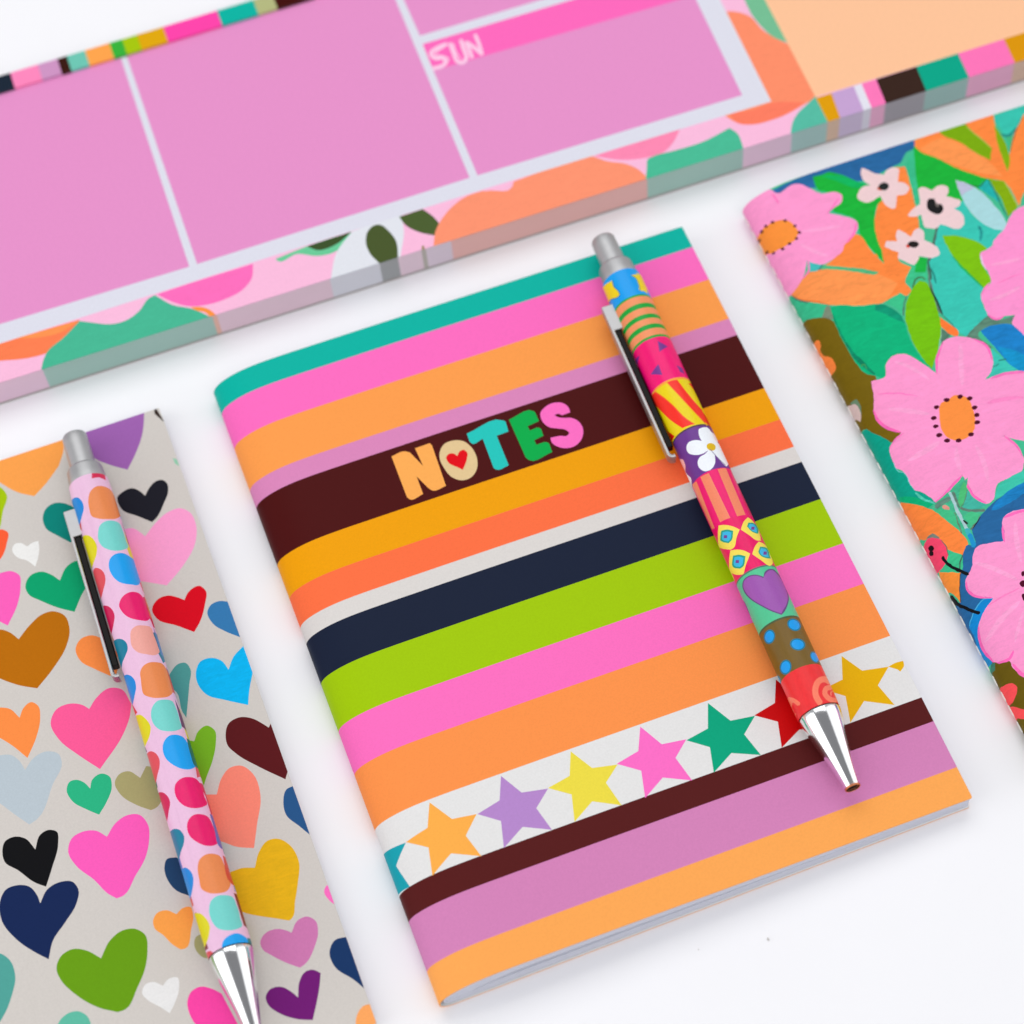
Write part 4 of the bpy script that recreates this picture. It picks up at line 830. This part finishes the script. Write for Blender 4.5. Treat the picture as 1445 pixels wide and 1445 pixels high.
for (c, xi, xo), (_, xi2, xo2) in zip(BARS, BARS[1:]):
    lay.append(([(a_inner(xi), b_in), (a_inner(xi2), b_in), (a_front(xo2), -3 * 0 - 0.6), (a_front(xo), -0.6)], c, 0.04))
out = [(aL, 0), (aR, 0), (aR, bB), (aL, bB)]
P2, Fc, ink = printed_faces(out, lay, [])
V, Q, Nn, I = sheet_solid(P2, Fc, ink, lambda a, b: (Vector((a, b, HP)), Vector((0, 0, 1))), 0.14)
mesh_obj('printed_sheet', V, Q, M_PAD, pad, Nn, I)
# the block of sheets: the print runs to the paper's edge, so the stack's side shows it faintly
M_STACK = print_material('sheet_stack_edge', rough=0.75, grain=0.07, spec=0.2, bump=0.25, fibre=(0.02, 1, 9))
SIDE = [(PBORD, -400), ((76, 186, 150), 60.3), ((255, 150, 70), 300), ((252, 196, 214), 306.5), ((228, 230, 237), 466), ((70, 88, 60), 536), ((252, 205, 222), 561.8), ((150, 135, 80), 595), ((235, 205, 222), 601), ((255, 150, 115), 636.5), ((78, 190, 152), 913), ((252, 190, 222), 1048.2), ((90, 190, 165), 1117)] + [(c, xo) for c, xi, xo in BARS[:-1]]
cols = [c for c, x in SIDE]; xs = [aL] + [a_front(x) for c, x in SIDE[1:]] + [aR]
zt, zb = HP - 0.16, 0.62
V, Q, I = [], [], []
def mixed(c): return (*[0.45 * x + 0.55 * g for x, g in zip(lin(c), (0.60, 0.585, 0.635))], 0.0)
for i, c in enumerate(cols):
    k = len(V); V += [(xs[i], 0.05, zb), (xs[i + 1], 0.05, zb), (xs[i + 1], 0.05, zt), (xs[i], 0.05, zt)]; Q.append([k, k + 1, k + 2, k + 3]); I.append(mixed(c))
k = len(V); V += [(aL, .05, zb), (aR, .05, zb), (aR, bB - .05, zb), (aL, bB - .05, zb), (aL, .05, zt), (aR, .05, zt), (aR, bB - .05, zt), (aL, bB - .05, zt)]
for q in ([1, 2, 6, 5], [2, 3, 7, 6], [3, 0, 4, 7], [3, 2, 1, 0], [4, 5, 6, 7]): Q.append([k + j for j in q]); I.append((0.6, 0.58, 0.62, 0.0))
mesh_obj('sheet_stack', V, Q, M_STACK, pad, None, I, smooth=False)
def box_mesh(x0, x1, y0, y1, z0, z1):
    V = [(x0, y0, z0), (x1, y0, z0), (x1, y1, z0), (x0, y1, z0), (x0, y0, z1), (x1, y0, z1), (x1, y1, z1), (x0, y1, z1)]
    return V, [[3, 2, 1, 0], [4, 5, 6, 7], [0, 1, 5, 4], [1, 2, 6, 5], [2, 3, 7, 6], [3, 0, 4, 7]]
V, Q = box_mesh(aL, aR, -0.02, bB, 0.0, 0.6)
mesh_obj('backing_board', V, Q, plain_material('grey_backing_board', lin((168, 160, 158)), rough=0.8), pad, smooth=False)
# striped header strip glued along the far edge
HB = [((36, 46, 60), -20), ((255, 138, 190), 18.2), ((208, 150, 196), 57), ((62, 32, 26), 84.5), ((112, 200, 180), 98), ((255, 166, 80), 123.5), ((60, 180, 64), 158), ((168, 200, 24), 176), ((226, 170, 10), 197), ((255, 72, 172), 234), ((0, 182, 164), 310), ((182, 186, 130), 361), ((70, 26, 22), 388), ((255, 190, 215), 440), ((0, 182, 164), 500), ((255, 166, 80), 570)]
pat = [c for c, x in HB]
hx = [pad_ab(x, 120 - 0.3 * x)[0] for c, x in HB]
strips = list(zip(pat, hx)); a = hx[0]; kk = 5
left = []
while a > aL: a -= (9, 6, 12, 5, 8)[kk % 5]; kk += 1; left.append((pat[(kk * 3) % len(pat)], max(a, aL)))
strips = list(reversed(left)) + strips
a = hx[-1] + 10
while a < aR - 4: strips.append((pat[(kk * 3) % len(pat)], a)); a += (9, 6, 12, 5, 8)[kk % 5]; kk += 1
lay = [([(x, bS - 1), (strips[i + 1][1] if i + 1 < len(strips) else aR + 1, bS - 1), (strips[i + 1][1] if i + 1 < len(strips) else aR + 1, bB + 1), (x, bB + 1)], c, 0.03) for i, (c, x) in enumerate(strips)]
P2, Fc, ink = printed_faces([(aL, bS), (aR, bS), (aR, bB), (aL, bB)], [([(aL - 2, bS - 2), (aR + 2, bS - 2), (aR + 2, bB + 2), (aL - 2, bB + 2)], (230, 230, 230), 0.0)] + lay, [])
V, Q, Nn, I = sheet_solid(P2, Fc, ink, lambda a, b: (Vector((a, b, HP + 0.75)), Vector((0, 0, 1))), 0.74)
mesh_obj('header_strip', V, Q, M_PAD, pad, Nn, I)
# ------------------------------------------------------------------ two specks on the table
for (x, y), r, lb in (((1084, 1325.5), 0.42, 'larger of two tiny pale crumbs on the bare table in front of the striped notebook'), ((985.5, 1340), 0.2, 'smaller of two tiny pale crumbs on the bare table in front of the striped notebook')):
    bm = bmesh.new(); bmesh.ops.create_icosphere(bm, subdivisions=2, radius=r * MM)
    for v in bm.verts:
        v.co *= 0.75 + 0.5 * noise.noise(v.co * 1800 + Vector((r, 2, 5))); v.co.z *= 0.6; v.co.x *= 0.6
    me = bpy.data.meshes.new('crumb'); bm.to_mesh(me); bm.free(); me.materials.append(M_CRUMB)
    o = bpy.data.objects.new('crumb', me); COL.objects.link(o); o.location = at_z(x, y, r * 0.4) * MM
    tag(o, lb, 'crumb', 'crumbs on the table')
# ------------------------------------------------------------------ light: soft boxes overhead, plus an added front fill, in a pale room
w = bpy.data.worlds.new('World'); sc.world = w; w.use_nodes = True
bg = w.node_tree.nodes['Background']
wc = w.node_tree.nodes.new('ShaderNodeTexCoord'); wx = w.node_tree.nodes.new('ShaderNodeSeparateXYZ'); wr = w.node_tree.nodes.new('ShaderNodeValToRGB')
w.node_tree.links.new(wc.outputs['Generated'], wx.inputs[0]); w.node_tree.links.new(wx.outputs['Z'], wr.inputs['Fac']); w.node_tree.links.new(wr.outputs['Color'], bg.inputs['Color'])
wr.color_ramp.elements[0].position = 0.05; wr.color_ramp.elements[0].color = (0.62, 0.635, 0.65, 1)      # pale walls
wr.color_ramp.elements[1].position = 0.80; wr.color_ramp.elements[1].color = (0.22, 0.22, 0.23, 1)      # dimmer ceiling
bg.inputs['Strength'].default_value = 1.0
def softbox(name, loc, target, sx, sy, power, col=(1, 1, 1)):
    l = bpy.data.lights.new(name, 'AREA'); l.shape = 'RECTANGLE'; l.size, l.size_y, l.energy, l.color = sx, sy, power, col
    o = bpy.data.objects.new(name, l); COL.objects.link(o); o.location = loc
    o.rotation_euler = (Vector(target) - Vector(loc)).to_track_quat('-Z', 'Y').to_euler()
    return o
softbox('softbox_back', (0.14, 0.72, 1.05), (0.05, 0.05, 0), 1.3, 0.75, 5.7)
softbox('added_fill_front', (0.05, -0.62, 1.05), (0.05, 0.02, 0), 1.2, 0.6, 4.0)  # added fill lamp without a known source, brightens the front faces
softbox('softbox_left', (-0.80, 0.05, 0.45), (0.0, 0.08, 0), 0.75, 1.1, 3.8)
softbox('softbox_right', (0.90, 0.05, 0.45), (0.05, 0.08, 0), 0.7, 1.1, 2.2)
# ------------------------------------------------------------------ focus and film
cam.data.dof.use_dof = True
cam.data.dof.focus_distance = (CAM_T - at_z(1050, 940, 8)).length * MM
cam.data.dof.aperture_fstop = 12.0
vs = sc.view_settings
vs.view_transform = 'Standard'; vs.look = 'None'; vs.exposure = 0.06; vs.gamma = 1.0; vs.use_curve_mapping = False
